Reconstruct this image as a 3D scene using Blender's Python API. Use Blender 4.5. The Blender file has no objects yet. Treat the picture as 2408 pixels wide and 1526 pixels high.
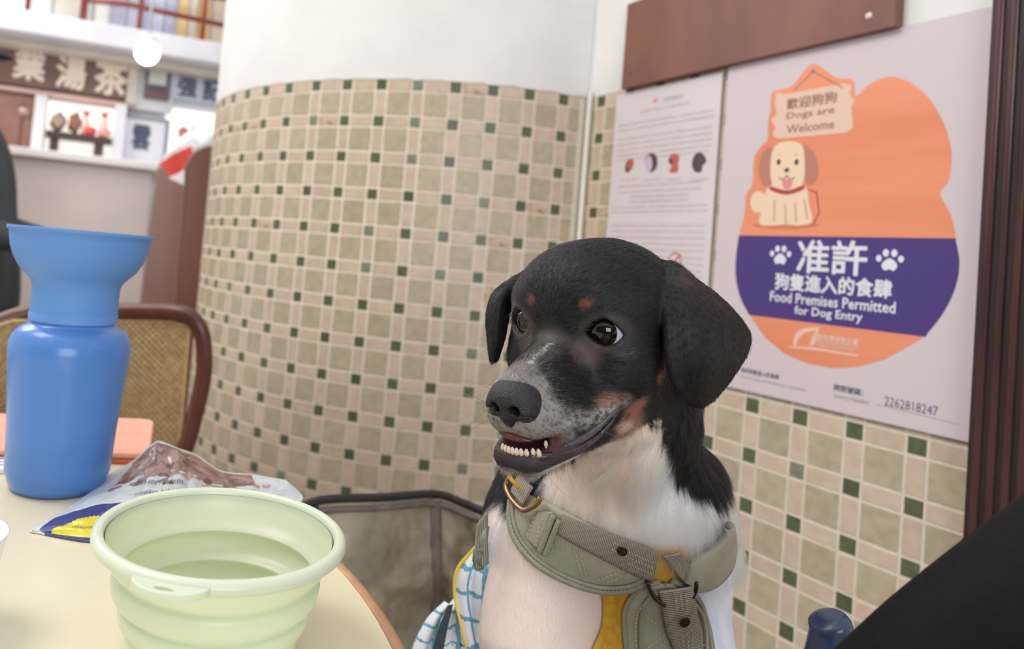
import bpy, bmesh, math, random
import numpy as np
from mathutils import Vector, Matrix
from mathutils.bvhtree import BVHTree
from mathutils.geometry import tessellate_polygon
random.seed(7); rng = np.random.default_rng(7)
SC = bpy.context.scene
COL = SC.collection

# ------------------------------------------------------------------ camera
# the photograph's lens: focal length and principal point in pixels of 2408x1526
FPX, CX, CY = 1733.0369, 797.5638, 527.9367
MR = np.array([[0.9944824828106925, 0.05582611156244425, 0.08881461957638169],
               [0.08642773610731315, 0.04381136295196308, -0.9952943338066661],
               [-0.05945450205026118, 0.997478826714687, 0.03874470856577195]])
CAM = np.array([0.0, 0.0, 0.957])
cd = bpy.data.cameras.new('camera'); cam = bpy.data.objects.new('camera', cd); COL.objects.link(cam)
cd.sensor_fit = 'HORIZONTAL'; cd.sensor_width = 36.0; cd.lens = 36.0 * FPX / 2408
cd.shift_x = (1204 - CX) / 2408; cd.shift_y = (CY - 763) / 2408
cd.clip_start = 0.02; cd.clip_end = 60
cm = Matrix.Identity(4)
for i in range(3):
    cm[i][0] = MR[0][i]; cm[i][1] = -MR[1][i]; cm[i][2] = -MR[2][i]; cm[i][3] = CAM[i]
cam.matrix_world = cm
cd.dof.use_dof = True; cd.dof.focus_distance = 0.432; cd.dof.aperture_fstop = 6.8; cd.dof.aperture_blades = 9
SC.camera = cam

# ------------------------------------------------------------------ light and exposure
w = bpy.data.worlds.new('World'); SC.world = w; w.use_nodes = True
w.node_tree.nodes['Background'].inputs[0].default_value = (0.95, 0.97, 1.0, 1)
w.node_tree.nodes['Background'].inputs[1].default_value = 0.86
SC.view_settings.view_transform = 'Standard'; SC.view_settings.look = 'None'
SC.view_settings.exposure = -0.09; SC.view_settings.gamma = 1.0; SC.view_settings.use_curve_mapping = False
def area(name, loc, target, size, power, colour=(1, 1, 1), size_y=None):
    l = bpy.data.lights.new(name, 'AREA'); l.energy = power; l.color = colour; l.size = size
    if size_y: l.shape = 'RECTANGLE'; l.size_y = size_y
    o = bpy.data.objects.new(name, l); COL.objects.link(o); o.location = loc
    d = Vector(target) - Vector(loc); o.rotation_euler = d.to_track_quat('-Z', 'Y').to_euler()
    return o
area('ceiling_light', (-1.3, 0.5, 2.7), (-.1, 1.1, .9), 0.9, 25, (1.0, 0.94, 0.86))
area('front_fill_light', (0.7, -2.3, 1.35), (.15, .6, .8), 1.6, 44, (0.90, 0.95, 1.0), 1.1)  # added cool fill from behind the camera, brightens the dog's chest
for i_, (x_, y_, e_) in enumerate(((-.9, -.5, 3.0), (-.35, -.2, 3.0), (.25, -.6, 3.0), (-1.2, .8, 3.0), (-.1, .55, 2.2), (.1, -1.3, 3.0))):
    l_ = bpy.data.lights.new('ceiling_spot', 'POINT'); l_.energy = e_; l_.shadow_soft_size = .05; l_.color = (1.0, .95, .88)
    s_ = bpy.data.objects.new('ceiling_spot', l_); COL.objects.link(s_); s_.location = (x_, y_, 2.5)
area('ceiling_light', (-0.5, 2.3, 2.95), (-.4, 2.2, 0), 0.5, 12, (1.0, 0.96, 0.9))
area('ceiling_light', (-2.6, 2.6, 2.9), (-1.9, 3.6, 1.2), 1.2, 60, (1.0, 0.96, 0.92))

# ------------------------------------------------------------------ helpers
def lin(c):
    return c / 12.92 if c <= 0.04045 else ((c + 0.055) / 1.055) ** 2.4
def rgb(*c):                      # sRGB 0-255 to linear
    return tuple(lin(v / 255) for v in c)
def ray(x, y):
    return MR.T @ np.array([(x - CX) / FPX, (y - CY) / FPX, 1.0])
def at(x, y, d):                  # world point seen at a pixel, at depth d in front of the lens
    return CAM + ray(x, y) * d
def onz(x, y, z):
    r = ray(x, y); return CAM + r * ((z - CAM[2]) / r[2])
def onplane(x, y, p0, n):
    r = ray(x, y); return CAM + r * (((np.asarray(p0) - CAM) @ n) / (r @ n))
def pix(P):
    c = MR @ (np.asarray(P) - CAM); return CX + FPX * c[0] / c[2], CY + FPX * c[1] / c[2]

def mat(name, col, rough=0.5, metal=0.0, spec=0.5, **k):
    m = bpy.data.materials.new(name); m.use_nodes = True
    b = m.node_tree.nodes['Principled BSDF']
    b.inputs['Base Color'].default_value = (*col, 1); b.inputs['Roughness'].default_value = rough
    b.inputs['Metallic'].default_value = metal; b.inputs['Specular IOR Level'].default_value = spec
    for kk, v in k.items():
        b.inputs[kk.replace('_', ' ')].default_value = v
    m.diffuse_color = (*col, 1)
    return m
def nodes(m): return m.node_tree.nodes, m.node_tree.links, m.node_tree.nodes['Principled BSDF']
def noisy(name, c1, c2, scale=40, rough=0.5, detail=4, bump=0.0, bscale=None, lo=.35, hi=.65, stretch=(1, 1, 1), rnd=None, **k):
    """two-tone procedural material; rnd adds per-object brightness variation"""
    m = mat(name, c1, rough, **k); N, L, b = nodes(m)
    tc = N.new('ShaderNodeTexCoord'); mp = N.new('ShaderNodeMapping'); mp.inputs['Scale'].default_value = stretch
    L.new(tc.outputs['Object'], mp.inputs[0])
    n = N.new('ShaderNodeTexNoise'); n.inputs['Scale'].default_value = scale; n.inputs['Detail'].default_value = detail
    vec = mp.outputs[0]
    oi = N.new('ShaderNodeObjectInfo')
    if rnd:
        add = N.new('ShaderNodeVectorMath'); add.operation = 'MULTIPLY_ADD'
        cmb = N.new('ShaderNodeCombineXYZ')
        for i in range(3): L.new(oi.outputs['Random'], cmb.inputs[i])
        add.inputs[1].default_value = (7.3, 5.1, 9.7)
        L.new(cmb.outputs[0], add.inputs[0]); L.new(vec, add.inputs[2]); vec = add.outputs[0]
    L.new(vec, n.inputs['Vector'])
    r = N.new('ShaderNodeMapRange'); r.inputs[1].default_value = lo; r.inputs[2].default_value = hi
    L.new(n.outputs[0], r.inputs[0])
    mx = N.new('ShaderNodeMix'); mx.data_type = 'RGBA'; mx.inputs[6].default_value = (*c1, 1); mx.inputs[7].default_value = (*c2, 1)
    L.new(r.outputs[0], mx.inputs[0]); out = mx.outputs[2]
    if rnd:
        hs = N.new('ShaderNodeHueSaturation'); mr = N.new('ShaderNodeMapRange')
        mr.inputs[3].default_value = 1 - rnd; mr.inputs[4].default_value = 1 + rnd
        L.new(oi.outputs['Random'], mr.inputs[0]); L.new(mr.outputs[0], hs.inputs['Value']); L.new(out, hs.inputs['Color']); out = hs.outputs[0]
    L.new(out, b.inputs['Base Color'])
    if bump:
        bp = N.new('ShaderNodeBump'); bp.inputs['Strength'].default_value = bump; bp.inputs['Distance'].default_value = 0.001
        n2 = N.new('ShaderNodeTexNoise'); n2.inputs['Scale'].default_value = bscale or scale; n2.inputs['Detail'].default_value = 3
        L.new(vec, n2.inputs['Vector']); L.new(n2.outputs[0], bp.inputs['Height']); L.new(bp.outputs[0], b.inputs['Normal'])
    return m

def link(o, parent=None):
    COL.objects.link(o)
    if parent is not None: o.parent = parent
    return o
def obj(name, V, F, m=None, parent=None, smooth=True, loc=None, uv=None):
    me = bpy.data.meshes.new(name); me.from_pydata([tuple(v) for v in V], [], [tuple(f) for f in F]); me.validate()
    if smooth: me.polygons.foreach_set('use_smooth', [True] * len(me.polygons))
    if m: me.materials.append(m)
    if uv is not None:
        l = me.uv_layers.new(name='UVMap'); vi = np.empty(len(me.loops), int); me.loops.foreach_get('vertex_index', vi)
        l.data.foreach_set('uv', np.asarray(uv, dtype=np.float32)[vi].ravel())
    me.update(); o = bpy.data.objects.new(name, me); link(o, parent)
    if loc is not None: o.location = loc
    return o
def from_bm(name, bm, m=None, parent=None, smooth=True, bevel=None, seg=2, sharp=40):
    me = bpy.data.meshes.new(name); bmesh.ops.recalc_face_normals(bm, faces=bm.faces); bm.to_mesh(me); bm.free()
    if smooth: me.polygons.foreach_set('use_smooth', [True] * len(me.polygons))
    if m: me.materials.append(m)
    o = bpy.data.objects.new(name, me); link(o, parent)
    if smooth:
        try: me.set_sharp_from_angle(angle=math.radians(sharp))
        except Exception: pass
    if bevel:
        b = o.modifiers.new('bevel', 'BEVEL'); b.width = bevel; b.segments = seg; b.limit_method = 'ANGLE'
    return o
def thing(name, label, cat, loc=(0, 0, 0), group=None):
    o = bpy.data.objects.new(name, None); COL.objects.link(o); o.location = loc; o.empty_display_size = .05
    o['label'] = label; o['category'] = cat
    if group: o['group'] = group
    return o
def tag(o, label, cat, group=None):
    o['label'] = label; o['category'] = cat
    if group: o['group'] = group
    return o
def structure(o): o['kind'] = 'structure'; return o
def keep(o, parent):               # parent without moving (parents are unrotated empties)
    o.parent = parent; o.matrix_parent_inverse = Matrix.Translation(-Vector(parent.location)); return o
def box(bm, c, s, R=None):
    """box centred at c, size s, axes rows of R"""
    R = np.eye(3) if R is None else np.asarray(R)
    vs = []
    for i in (-.5, .5):
        for j in (-.5, .5):
            for k in (-.5, .5):
                vs.append(bm.verts.new(Vector(np.asarray(c, float) + R[0] * i * s[0] + R[1] * j * s[1] + R[2] * k * s[2])))
    for f in ((0, 1, 3, 2), (4, 6, 7, 5), (0, 4, 5, 1), (2, 3, 7, 6), (0, 2, 6, 4), (1, 5, 7, 3)):
        bm.faces.new([vs[i] for i in f])
def box_obj(name, c, s, m, parent=None, R=None, bevel=None, smooth=True):
    bm = bmesh.new(); box(bm, c, s, R); return from_bm(name, bm, m, parent, smooth, bevel)
def lathe(prof, n=64, c=(0, 0, 0), closed=False):
    V = []; F = []
    for r, z in prof:
        for i in range(n):
            a = 2 * math.pi * i / n; V.append((c[0] + r * math.cos(a), c[1] + r * math.sin(a), c[2] + z))
    m = len(prof)
    for j in range(m - 1 + (1 if closed else 0)):
        for i in range(n):
            j2 = (j + 1) % m
            F.append((j * n + i, j * n + (i + 1) % n, j2 * n + (i + 1) % n, j2 * n + i))
    if not closed:
        if prof[0][0] < 1e-3: pass
    return V, F
def smooth_path(P, k=6, closed=False):
    P = [np.asarray(p, float) for p in P]; n = len(P); out = []
    rngi = range(n if closed else n - 1)
    for i in rngi:
        p1, p2 = P[i], P[(i + 1) % n]
        p0 = P[i - 1] if (i > 0 or closed) else 2 * p1 - p2
        p3 = P[(i + 2) % n] if (i + 2 < n or closed) else 2 * p2 - p1
        for t in np.arange(k) / k:
            out.append(.5 * ((2 * p1) + (-p0 + p2) * t + (2 * p0 - 5 * p1 + 4 * p2 - p3) * t * t + (-p0 + 3 * p1 - 3 * p2 + p3) * t ** 3))
    if not closed: out.append(P[-1])
    return out
def tube(P, r, n=8, closed=False, flat=None, up=None, cap=True):
    """tube along points; r scalar or list; flat=(a,b) elliptic section with 'up' axis hint"""
    P = [np.asarray(p, float) for p in P]; N = len(P); V = []; F = []
    rr = r if hasattr(r, '__len__') else [r] * N
    prev = None
    for i, p in enumerate(P):
        a = P[(i + 1) % N] if (closed or i < N - 1) else p; b = P[i - 1] if (closed or i > 0) else p
        t = a - b; t = t / (np.linalg.norm(t) + 1e-12)
        if up is not None: u = np.asarray(up[i] if np.ndim(up) > 1 else up, float)
        elif prev is not None: u = prev
        else: u = np.array([0, 0, 1.]) if abs(t[2]) < .9 else np.array([1., 0, 0])
        u = u - t * (u @ t); u /= np.linalg.norm(u) + 1e-12; s = np.cross(t, u); prev = u
        fa, fb = flat if flat else (1, 1)
        for k in range(n):
            an = 2 * math.pi * k / n
            V.append(p + rr[i] * (fa * math.cos(an) * u + fb * math.sin(an) * s))
    for i in range(N if closed else N - 1):
        for k in range(n):
            F.append((i * n + k, i * n + (k + 1) % n, ((i + 1) % N) * n + (k + 1) % n, ((i + 1) % N) * n + k))
    if cap and not closed:
        F.append(tuple(range(n))[::-1]); F.append(tuple((N - 1) * n + k for k in range(n)))
    return V, F
def merge(*VF):
    V = []; F = []
    for v, f in VF:
        o = len(V); V += list(v); F += [tuple(i + o for i in q) for q in f]
    return V, F
def sheet(G, thick=0.0, nrm=None):
    """solid sheet from a grid of points G[v][u]; thickness along -normal"""
    G = np.asarray(G, float); a, b = G.shape[:2]
    dv = np.gradient(G, axis=0); du = np.gradient(G, axis=1); n = np.cross(du, dv); n /= np.linalg.norm(n, axis=2, keepdims=True) + 1e-12
    V = list(G.reshape(-1, 3)); F = []
    for i in range(a - 1):
        for j in range(b - 1): F.append((i * b + j, i * b + j + 1, (i + 1) * b + j + 1, (i + 1) * b + j))
    uv = [(j / (b - 1), i / (a - 1)) for i in range(a) for j in range(b)]
    if thick:
        o = a * b; V += list((G - n * thick).reshape(-1, 3)); uv += uv
        F += [tuple(o + k for k in f[::-1]) for f in F[:]]
        ring = [(0, j) for j in range(b)] + [(i, b - 1) for i in range(1, a)] + [(a - 1, j) for j in range(b - 2, -1, -1)] + [(i, 0) for i in range(a - 2, 0, -1)]
        R = [i * b + j for i, j in ring]
        for k in range(len(R)):
            p, q = R[k], R[(k + 1) % len(R)]; F.append((q, p, o + p, o + q))
    return V, F, uv
def interp_grid(C, nu, nv):
    """Catmull-Rom refine a coarse control grid C[v][u]"""
    def refine(P, n):
        P = np.asarray(P, float); m = len(P); t = np.linspace(0, m - 1, n); i = np.minimum(t.astype(int), m - 2); f = (t - i)
        f = f.reshape((-1,) + (1,) * (P.ndim - 1))
        p1 = P[i]; p2 = P[i + 1]
        p0 = np.where((i > 0).reshape(f.shape), P[np.maximum(i - 1, 0)], 2 * p1 - p2)
        p3 = np.where((i + 2 < m).reshape(f.shape), P[np.minimum(i + 2, m - 1)], 2 * p2 - p1)
        return .5 * (2 * p1 + (p2 - p0) * f + (2 * p0 - 5 * p1 + 4 * p2 - p3) * f ** 2 + (-p0 + 3 * p1 - 3 * p2 + p3) * f ** 3)
    A = refine(C, nv); return refine(A.swapaxes(0, 1), nu).swapaxes(0, 1)
TXT = {}
def text_mesh(s, size=1.0, align='CENTER', bold=0.0):
    if bold:                                  # heavier weight: overlaid shifted copies of the glyphs
        V0, F0 = text_mesh(s, size, align); V = []; F = []
        for i, (dx, dy) in enumerate(((0, 0), (1, 0), (-1, 0), (0, 1), (0, -1), (.7, .7), (-.7, -.7), (.7, -.7), (-.7, .7))):
            k = len(V); V += list(V0 + np.array([dx, dy, 0]) * bold + np.array([0, 0, .001 * i])); F += [tuple(a + k for a in f) for f in F0]
        return np.array(V), F

    c = bpy.data.curves.new('t', 'FONT'); c.body = s; c.size = size; c.align_x = align; c.offset = bold; c.resolution_u = 2
    o = bpy.data.objects.new('t', c); COL.objects.link(o)
    dg = bpy.context.evaluated_depsgraph_get(); me = bpy.data.meshes.new_from_object(o.evaluated_get(dg))
    V = np.array([v.co[:] for v in me.vertices]); F = [tuple(p.vertices) for p in me.polygons]
    bpy.data.objects.remove(o); bpy.data.curves.remove(c); bpy.data.meshes.remove(me)
    return V, F
# ------------------------------------------------------------------ smooth solids from distance fields
def smin(a, b, k):
    h = np.clip(.5 + .5 * (b - a) / k, 0, 1); return b * (1 - h) + a * h - k * h * (1 - h)
def smax(a, b, k): return -smin(-a, -b, k)
def ell(p, c, r):
    q = (p - np.array(c, np.float32)) / np.array(r, np.float32); k0 = np.sqrt((q * q).sum(1)); k1 = np.sqrt(((q / np.array(r, np.float32)) ** 2).sum(1)) + 1e-9
    return k0 * (k0 - 1) / k1
def cap(p, a, b, ra, rb):
    a = np.array(a, np.float32); b = np.array(b, np.float32); ab = b - a; t = np.clip(((p - a) @ ab) / (ab @ ab), 0, 1)
    return np.sqrt((((p - a) - t[:, None] * ab) ** 2).sum(1)) - (ra + (rb - ra) * t)
def mesh_sdf(f, lo, hi, h, coarse=4):
    import openvdb as vdb
    lo = np.array(lo); n = np.ceil((np.array(hi) - lo) / (h * coarse)).astype(int) + 1
    g = np.stack(np.meshgrid(*[np.arange(k) for k in n], indexing='ij'), -1).reshape(-1, 3)
    d = np.concatenate([f(lo + s * h * coarse) for s in np.array_split(g, max(1, len(g) // 200000))])
    near = g[np.abs(d) < h * coarse * 1.9]
    N = n * coarse; arr = np.repeat(np.repeat(np.repeat(d.reshape(n), coarse, 0), coarse, 1), coarse, 2).astype(np.float32)
    sub = np.stack(np.meshgrid(*[np.arange(coarse)] * 3, indexing='ij'), -1).reshape(-1, 3) - coarse // 2
    for blk in np.array_split(near, max(1, len(near) // 6000)):
        idx = (blk[:, None] * coarse + sub[None]).reshape(-1, 3); idx = idx[np.all((idx >= 0) & (idx < N), axis=1)]
        arr[idx[:, 0], idx[:, 1], idx[:, 2]] = f(lo + idx * h)
    arr = np.clip(arr / h, -3, 3).astype(np.float32)
    G = vdb.FloatGrid(3.0); G.copyFromArray(arr, tolerance=0); G.gridClass = vdb.GridClass.LEVEL_SET
    p, q = G.convertToQuads(0.0)
    p = p * h + lo
    for _ in range(2):                                       # pull the vertices onto the exact surface
        e = 2e-4; d0 = f(p); gr = np.stack([(f(p + e * v) - f(p - e * v)) / (2 * e) for v in np.eye(3)], 1)
        gn = np.linalg.norm(gr, axis=1); p = p - np.where(gn[:, None] > .3, gr / np.maximum(gn, .3)[:, None] ** 2 * np.clip(d0, -h, h)[:, None], 0)
    gr /= np.maximum(np.linalg.norm(gr, axis=1), 1e-6)[:, None]
    return p, q[:, ::-1], gr
# ================================================================== tiled walls
PT = 0.0675                                   # tile module
TZ0 = 0.3158285345 + CAM[2]                   # centre height of the top tile row
WJ = np.array([0.37428243, 1.34903202]); WT = np.array([0.4397308, -0.89812963]); WN = np.array([-0.89812963, -0.4397308])
WCORN = np.array([0.36342598, 1.37120581])
CC = np.array([0.12452839, 1.89613991]); CR = 0.5697
def wp(s, z, off=0.0):                        # point on the right wall: s along from the first tile axis, z height, off from the wall
    p = WJ + WT * s + WN * off; return np.array([p[0], p[1], z])
def wpx(x, y, off=0.0):                       # survey pixel to wall coordinates
    n = np.array([WN[0], WN[1], 0]); P = onplane(x, y, wp(0, 0, off), n); return float((P[:2] - WJ) @ WT), float(P[2])
def cp(a, z, r=0.0):                          # point on the round wall, angle in degrees
    t = math.radians(a); return np.array([CC[0] + (CR + r) * math.cos(t), CC[1] + (CR + r) * math.sin(t), z])
m_plaster = noisy('white_plaster', rgb(234, 233, 230), rgb(226, 226, 224), 9, .55, bump=.25, bscale=26)
m_grout = noisy('grout', rgb(224, 213, 197), rgb(214, 203, 187), 120, .8)
m_big = noisy('stone_tile', rgb(190, 175, 151), rgb(174, 161, 136), 75, .42, detail=8, rnd=.06, bump=.12, bscale=300)
m_strip = noisy('pink_tile', rgb(208, 188, 168), rgb(198, 177, 157), 60, .42, detail=6, rnd=.06, bump=.1, bscale=300)
m_green = noisy('green_tile', rgb(94, 102, 70), rgb(80, 90, 60), 160, .35, rnd=.16)
m_pale = noisy('worn_green_tile', rgb(140, 144, 122), rgb(112, 120, 96), 160, .45)
m_stain = noisy('stained_tile', rgb(203, 180, 158), rgb(168, 128, 96), 70, .45, detail=7, lo=.5, hi=.62)
ZT = TZ0 + .0110                              # top edge of the tiling
# round column wall (grout shell) with the painted part above
def cyl_wall(name, z0, z1, r, m, a0=-72.0, a1=-300.0, n=120, parent=None, wav=0):
    V = []; F = []
    for i in range(n + 1):
        a = a0 + (a1 - a0) * i / n
        V.append(cp(a, z0 + wav * (math.sin(a * 2.3) + math.sin(a * 5.1) + 1), r)); V.append(cp(a, z1, r))
    for i in range(n): F.append((2 * i, 2 * i + 2, 2 * i + 3, 2 * i + 1))
    o = n * 2 + 2
    for i in range(n + 1):
        a = a0 + (a1 - a0) * i / n
        V.append(cp(a, z0, r - .12)); V.append(cp(a, z1, r - .12))
    for i in range(n):
        F.append((o + 2 * i + 2, o + 2 * i, o + 2 * i + 1, o + 2 * i + 3)); F.append((2 * i, o + 2 * i, o + 2 * i + 2, 2 * i + 2)); F.append((2 * i + 1, 2 * i + 3, o + 2 * i + 3, o + 2 * i + 1))
    F.append((0, 1, o + 1, o)); F.append((2 * n, o + 2 * n, o + 2 * n + 1, 2 * n + 1))
    return obj(name, V, F, m, parent)
wall_back = structure(cyl_wall('wall_back', 0, ZT, 0.0, m_grout, a0=-65.6))
cyl_wall('plaster', ZT - .001, 2.75, .0012, m_plaster, a0=-65.6, parent=wall_back, wav=.0009).data.set_sharp_from_angle(angle=.6)
# right wall
def slab(name, s0, s1, z0, z1, off0, off1, m, parent=None, bevel=None):
    c = wp((s0 + s1) / 2, (z0 + z1) / 2, (off0 + off1) / 2); R = [[WT[0], WT[1], 0], [WN[0], WN[1], 0], [0, 0, 1]]
    return box_obj(name, c, (s1 - s0, off1 - off0, z1 - z0), m, parent, R, bevel, smooth=False)
wall_right = structure(slab('wall_right', -.025, 1.35, 0, ZT, -.12, 0.0, m_grout))
slab('plaster', -.025, 1.35, ZT, 2.75, -.12, .0010, m_plaster, wall_right)
# tiles: one shared mesh per shape
def tile_mesh(name, w_, h_, m, t=.0030, b=.0004):
    V = []; F = []
    for (k, y) in ((0, -.001), (0, t - b), (b, t)):
        for sx, sz in ((-1, -1), (1, -1), (1, 1), (-1, 1)): V.append((sx * (w_ / 2 - k), y - t, sz * (h_ / 2 - k)))
    for l in (0, 4):
        for i in range(4): F.append((l + i, l + (i + 1) % 4, l + 4 + (i + 1) % 4, l + 4 + i))
    F.append((8, 9, 10, 11)); me = bpy.data.meshes.new(name); me.from_pydata(V, [], [f[::-1] for f in F]); me.materials.append(m); me.update(); return me
BG, SM = .0415, .0188
tm = dict(big=tile_mesh('square_tile', BG, BG, m_big), h=tile_mesh('strip_tile', BG, SM, m_strip), v=tile_mesh('strip_tile', SM, BG, m_strip), g=tile_mesh('accent_tile', SM, SM, m_green),
          gp=tile_mesh('accent_tile', SM, SM, m_pale), hs=tile_mesh('strip_tile', BG, SM, m_stain), bs=tile_mesh('square_tile', BG, BG, m_stain))
tn = dict(big='square_tile', h='flat_strip_tile', v='upright_strip_tile', g='accent_tile', gp='accent_tile', hs='flat_strip_tile', bs='square_tile')
def put_tile(kind, p, n2, parent, rz=0.0):
    o = bpy.data.objects.new(tn[kind], tm[kind]); COL.objects.link(o); o.parent = parent
    M = Matrix(((-n2[1], n2[0], 0), (n2[0], n2[1], 0), (0, 0, 1))).to_4x4()
    x = Vector((n2[1], -n2[0], 0)); M = Matrix(((x[0], n2[0], 0, p[0]), (x[1], n2[1], 0, p[1]), (0, 0, 1, p[2]), (0, 0, 0, 1)))
    o.matrix_local = M @ Matrix.Rotation(rz, 4, 'Y'); return o
# mesh front is +Y of the tile (y from -t to 0): shift so faces sit at the surface
STEP = 6.8123
NR = 15
trr = random.Random(3)
PALE = {(4, -6), (5, -6), (1, -5), (0, -5), (2, -5), (6, -2), (5, -4), (10, -2), (9, -2), (7, -3), (10, -3), (6, -1), (3, -3)}
for k in range(NR):
    z = TZ0 - k * PT
    for j in range(-1, -15, -1):
        a = -71.17 + STEP * (j + 1)
        def nn(a): t = math.radians(a); return np.array([math.cos(t), math.sin(t)])
        jit = lambda: trr.uniform(-.010, .010)
        oz = trr.uniform(-.0004, .0004); orr = trr.uniform(-.0003, .0005)
        put_tile('gp' if (k, j) in PALE or trr.random() < .02 else 'g', cp(a, z + oz, .0006 + orr * .5), nn(a), wall_back, jit())
        if k < NR - 1: put_tile('v', cp(a, z - PT / 2, .0006 + orr * .5), nn(a), wall_back, jit() * .6)
        ah = a - STEP / 2
        put_tile('hs' if trr.random() < .05 else 'h', cp(ah, z + trr.uniform(-.0003, .0003), .0008), nn(ah), wall_back, jit() * .5)
        if k < NR - 1: put_tile('bs' if trr.random() < .02 else 'big', cp(ah, z - PT / 2, .0008), nn(ah), wall_back, jit() * .5)
    # half tiles between the last column and the inner corner
for k in range(13):
    z = TZ0 - k * PT
    for j in range(0, 12):
        s = j * PT
        hid = lambda s_, z_: (.045 < s_ < .575 and -.115 < z_ - CAM[2] < .30) and not (.255 < s_ < .28)
        sh = s + PT / 2
        jit = lambda: trr.uniform(-.008, .008)
        if s < .66 and not hid(s, z): put_tile('gp' if (k, j) in {(10, 4)} or trr.random() < .03 else 'g', wp(s, z, .0006), WN, wall_right, jit())
        if s < .66 and not hid(s, z - PT / 2): put_tile('v', wp(s, z - PT / 2, .0006), WN, wall_right, jit() * .5)
        if sh < .66 and not hid(sh, z): put_tile('hs' if trr.random() < .07 else 'h', wp(sh, z, .0006), WN, wall_right, jit() * .5)
        if sh < .66 and not hid(sh, z - PT / 2): put_tile('big', wp(sh, z - PT / 2, .0007), WN, wall_right, jit() * .5)
    # cut tiles in the inner corner on both faces
cut1 = tile_mesh('cut_tile', .022, BG, m_big); cut2 = tile_mesh('cut_tile', .022, SM, m_strip); cut3 = tile_mesh('cut_tile', .010, BG, m_big); cut4 = tile_mesh('cut_tile', .010, SM, m_strip)
tn['c1'] = tn['c2'] = tn['c3'] = tn['c4'] = 'cut_tile'; tm.update(c1=cut1, c2=cut2, c3=cut3, c4=cut4)
for k in range(NR):
    z = TZ0 - k * PT; a = -71.17 + 2.32; t = math.radians(a); n2 = np.array([math.cos(t), math.sin(t)])
    put_tile('c2', cp(a, z, .0010), n2, wall_back); put_tile('c1', cp(a, z - PT / 2, .0012), n2, wall_back)
    put_tile('c4', wp(-.0172, z, .0009), WN, wall_right); put_tile('c3', wp(-.0172, z - PT / 2, .0010), WN, wall_right)
# corner bead of white caulk
v_, f_ = tube([np.array([*(WCORN + np.array([-.006, -.006])), 0.0]), np.array([*(WCORN + np.array([-.006, -.006])), ZT + .01])], .0045, 10)
obj('corner_caulk', v_, f_, mat('caulk', rgb(222, 218, 206), .5), wall_back)

# ------------------------------------------------------------------ floor, ceiling and the walls out of the frame
m_floor = noisy('floor_terrazzo', rgb(150, 138, 122), rgb(132, 120, 106), 60, .4)
structure(box_obj('floor', (-.8, 1.2, -.05), (8.4, 9.4, .1), m_floor, smooth=False))
m_rear = noisy('rear_wall_paint', rgb(150, 128, 110), rgb(140, 118, 100), 3, .6)
structure(box_obj('wall_front', (-.8, -2.65, 1.375), (8.4, .1, 2.75), m_rear, smooth=False))

# ------------------------------------------------------------------ fluted dark wood post at the right edge
m_dwood = noisy('dark_wood', rgb(104, 72, 68), rgb(62, 42, 40), 40, .35, stretch=(1, 1, .08), detail=5)
m_dwood2 = noisy('groove_wood', rgb(52, 32, 24), rgb(38, 24, 18), 40, .4, stretch=(1, 1, .08))
post = structure(slab('trim_1', .600, .78, 0, 2.75, -.01, .016, m_dwood2))
for i in range(9):
    s_ = .6035 + i * .0125
    V, F = tube([wp(s_, 0, .016), wp(s_, 2.75, .016)], .0040, 10); obj('rib', V, F, m_dwood, post)
slab('edge_strip', .5965, .6015, 0, 2.75, .0, .018, m_dwood2, post)

# ------------------------------------------------------------------ wooden board above the notices
m_board = noisy('board_wood', rgb(136, 88, 74), rgb(118, 76, 64), 14, .45, detail=6, stretch=(1, 1, .35))
s0, z0 = wpx(1461, 200, .016); s1, z1 = wpx(2104, 70, .016); zt_ = wpx(1470, 12, .016)[1]
board = slab('wooden_board', s0, s1, min(z0, z1) + .004, zt_, .001, .016, m_board, bevel=.0012)
tag(board, 'reddish brown wooden board screwed to the wall above the two notices', 'board')
bz = min(z0, z1) + .004
for (x, y) in ((2043, 37), (1483, 168)):
    s_, z_ = wpx(x, y, .016); V, F = lathe([(.0001, .0014), (.0030, .0013), (.0042, .0003), (.0042, -.001)], 20)
    R = np.array([[WT[0], WT[1], 0], [0, 0, 1], [WN[0], WN[1], 0]])
    obj('screw', [wp(s_, z_, .016) + np.array(v) @ R for v in V], F, mat('screw', rgb(225, 205, 200), .3) if x > 2000 else m_board, board)

# ------------------------------------------------------------------ posters
def wall_poly(name, pts, off, m, parent, th=.00015):
    """flat print: polygon in wall coordinates [(s,z)]"""
    F = tessellate_polygon([[Vector((s, z, 0)) for s, z in pts]])
    return obj(name, [wp(s, z, off) for s, z in pts], [tuple(f) for f in F], m, parent, smooth=False)
def chaikin(P, k):
    for _ in range(k):
        Q = []
        for i in range(len(P)):
            a = np.array(P[i]); b = np.array(P[(i + 1) % len(P)]); Q += [tuple(a * .8 + b * .2), tuple(a * .2 + b * .8)]
        P = Q
    return P
def px_poly(pts, off, sm=0, ck=0): 
    P = [wpx(x, y, off) for x, y in pts]
    if ck: return chaikin(P, ck)
    return [tuple(q) for q in smooth_path(P, sm, True)] if sm else P
def disc_pts(s, z, r, rz=None, n=28, a0=0, a1=360): return [(s + r * math.cos(math.radians(a0 + (a1 - a0) * i / n)), z + (rz or r) * math.sin(math.radians(a0 + (a1 - a0) * i / n))) for i in range(n)]
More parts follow.
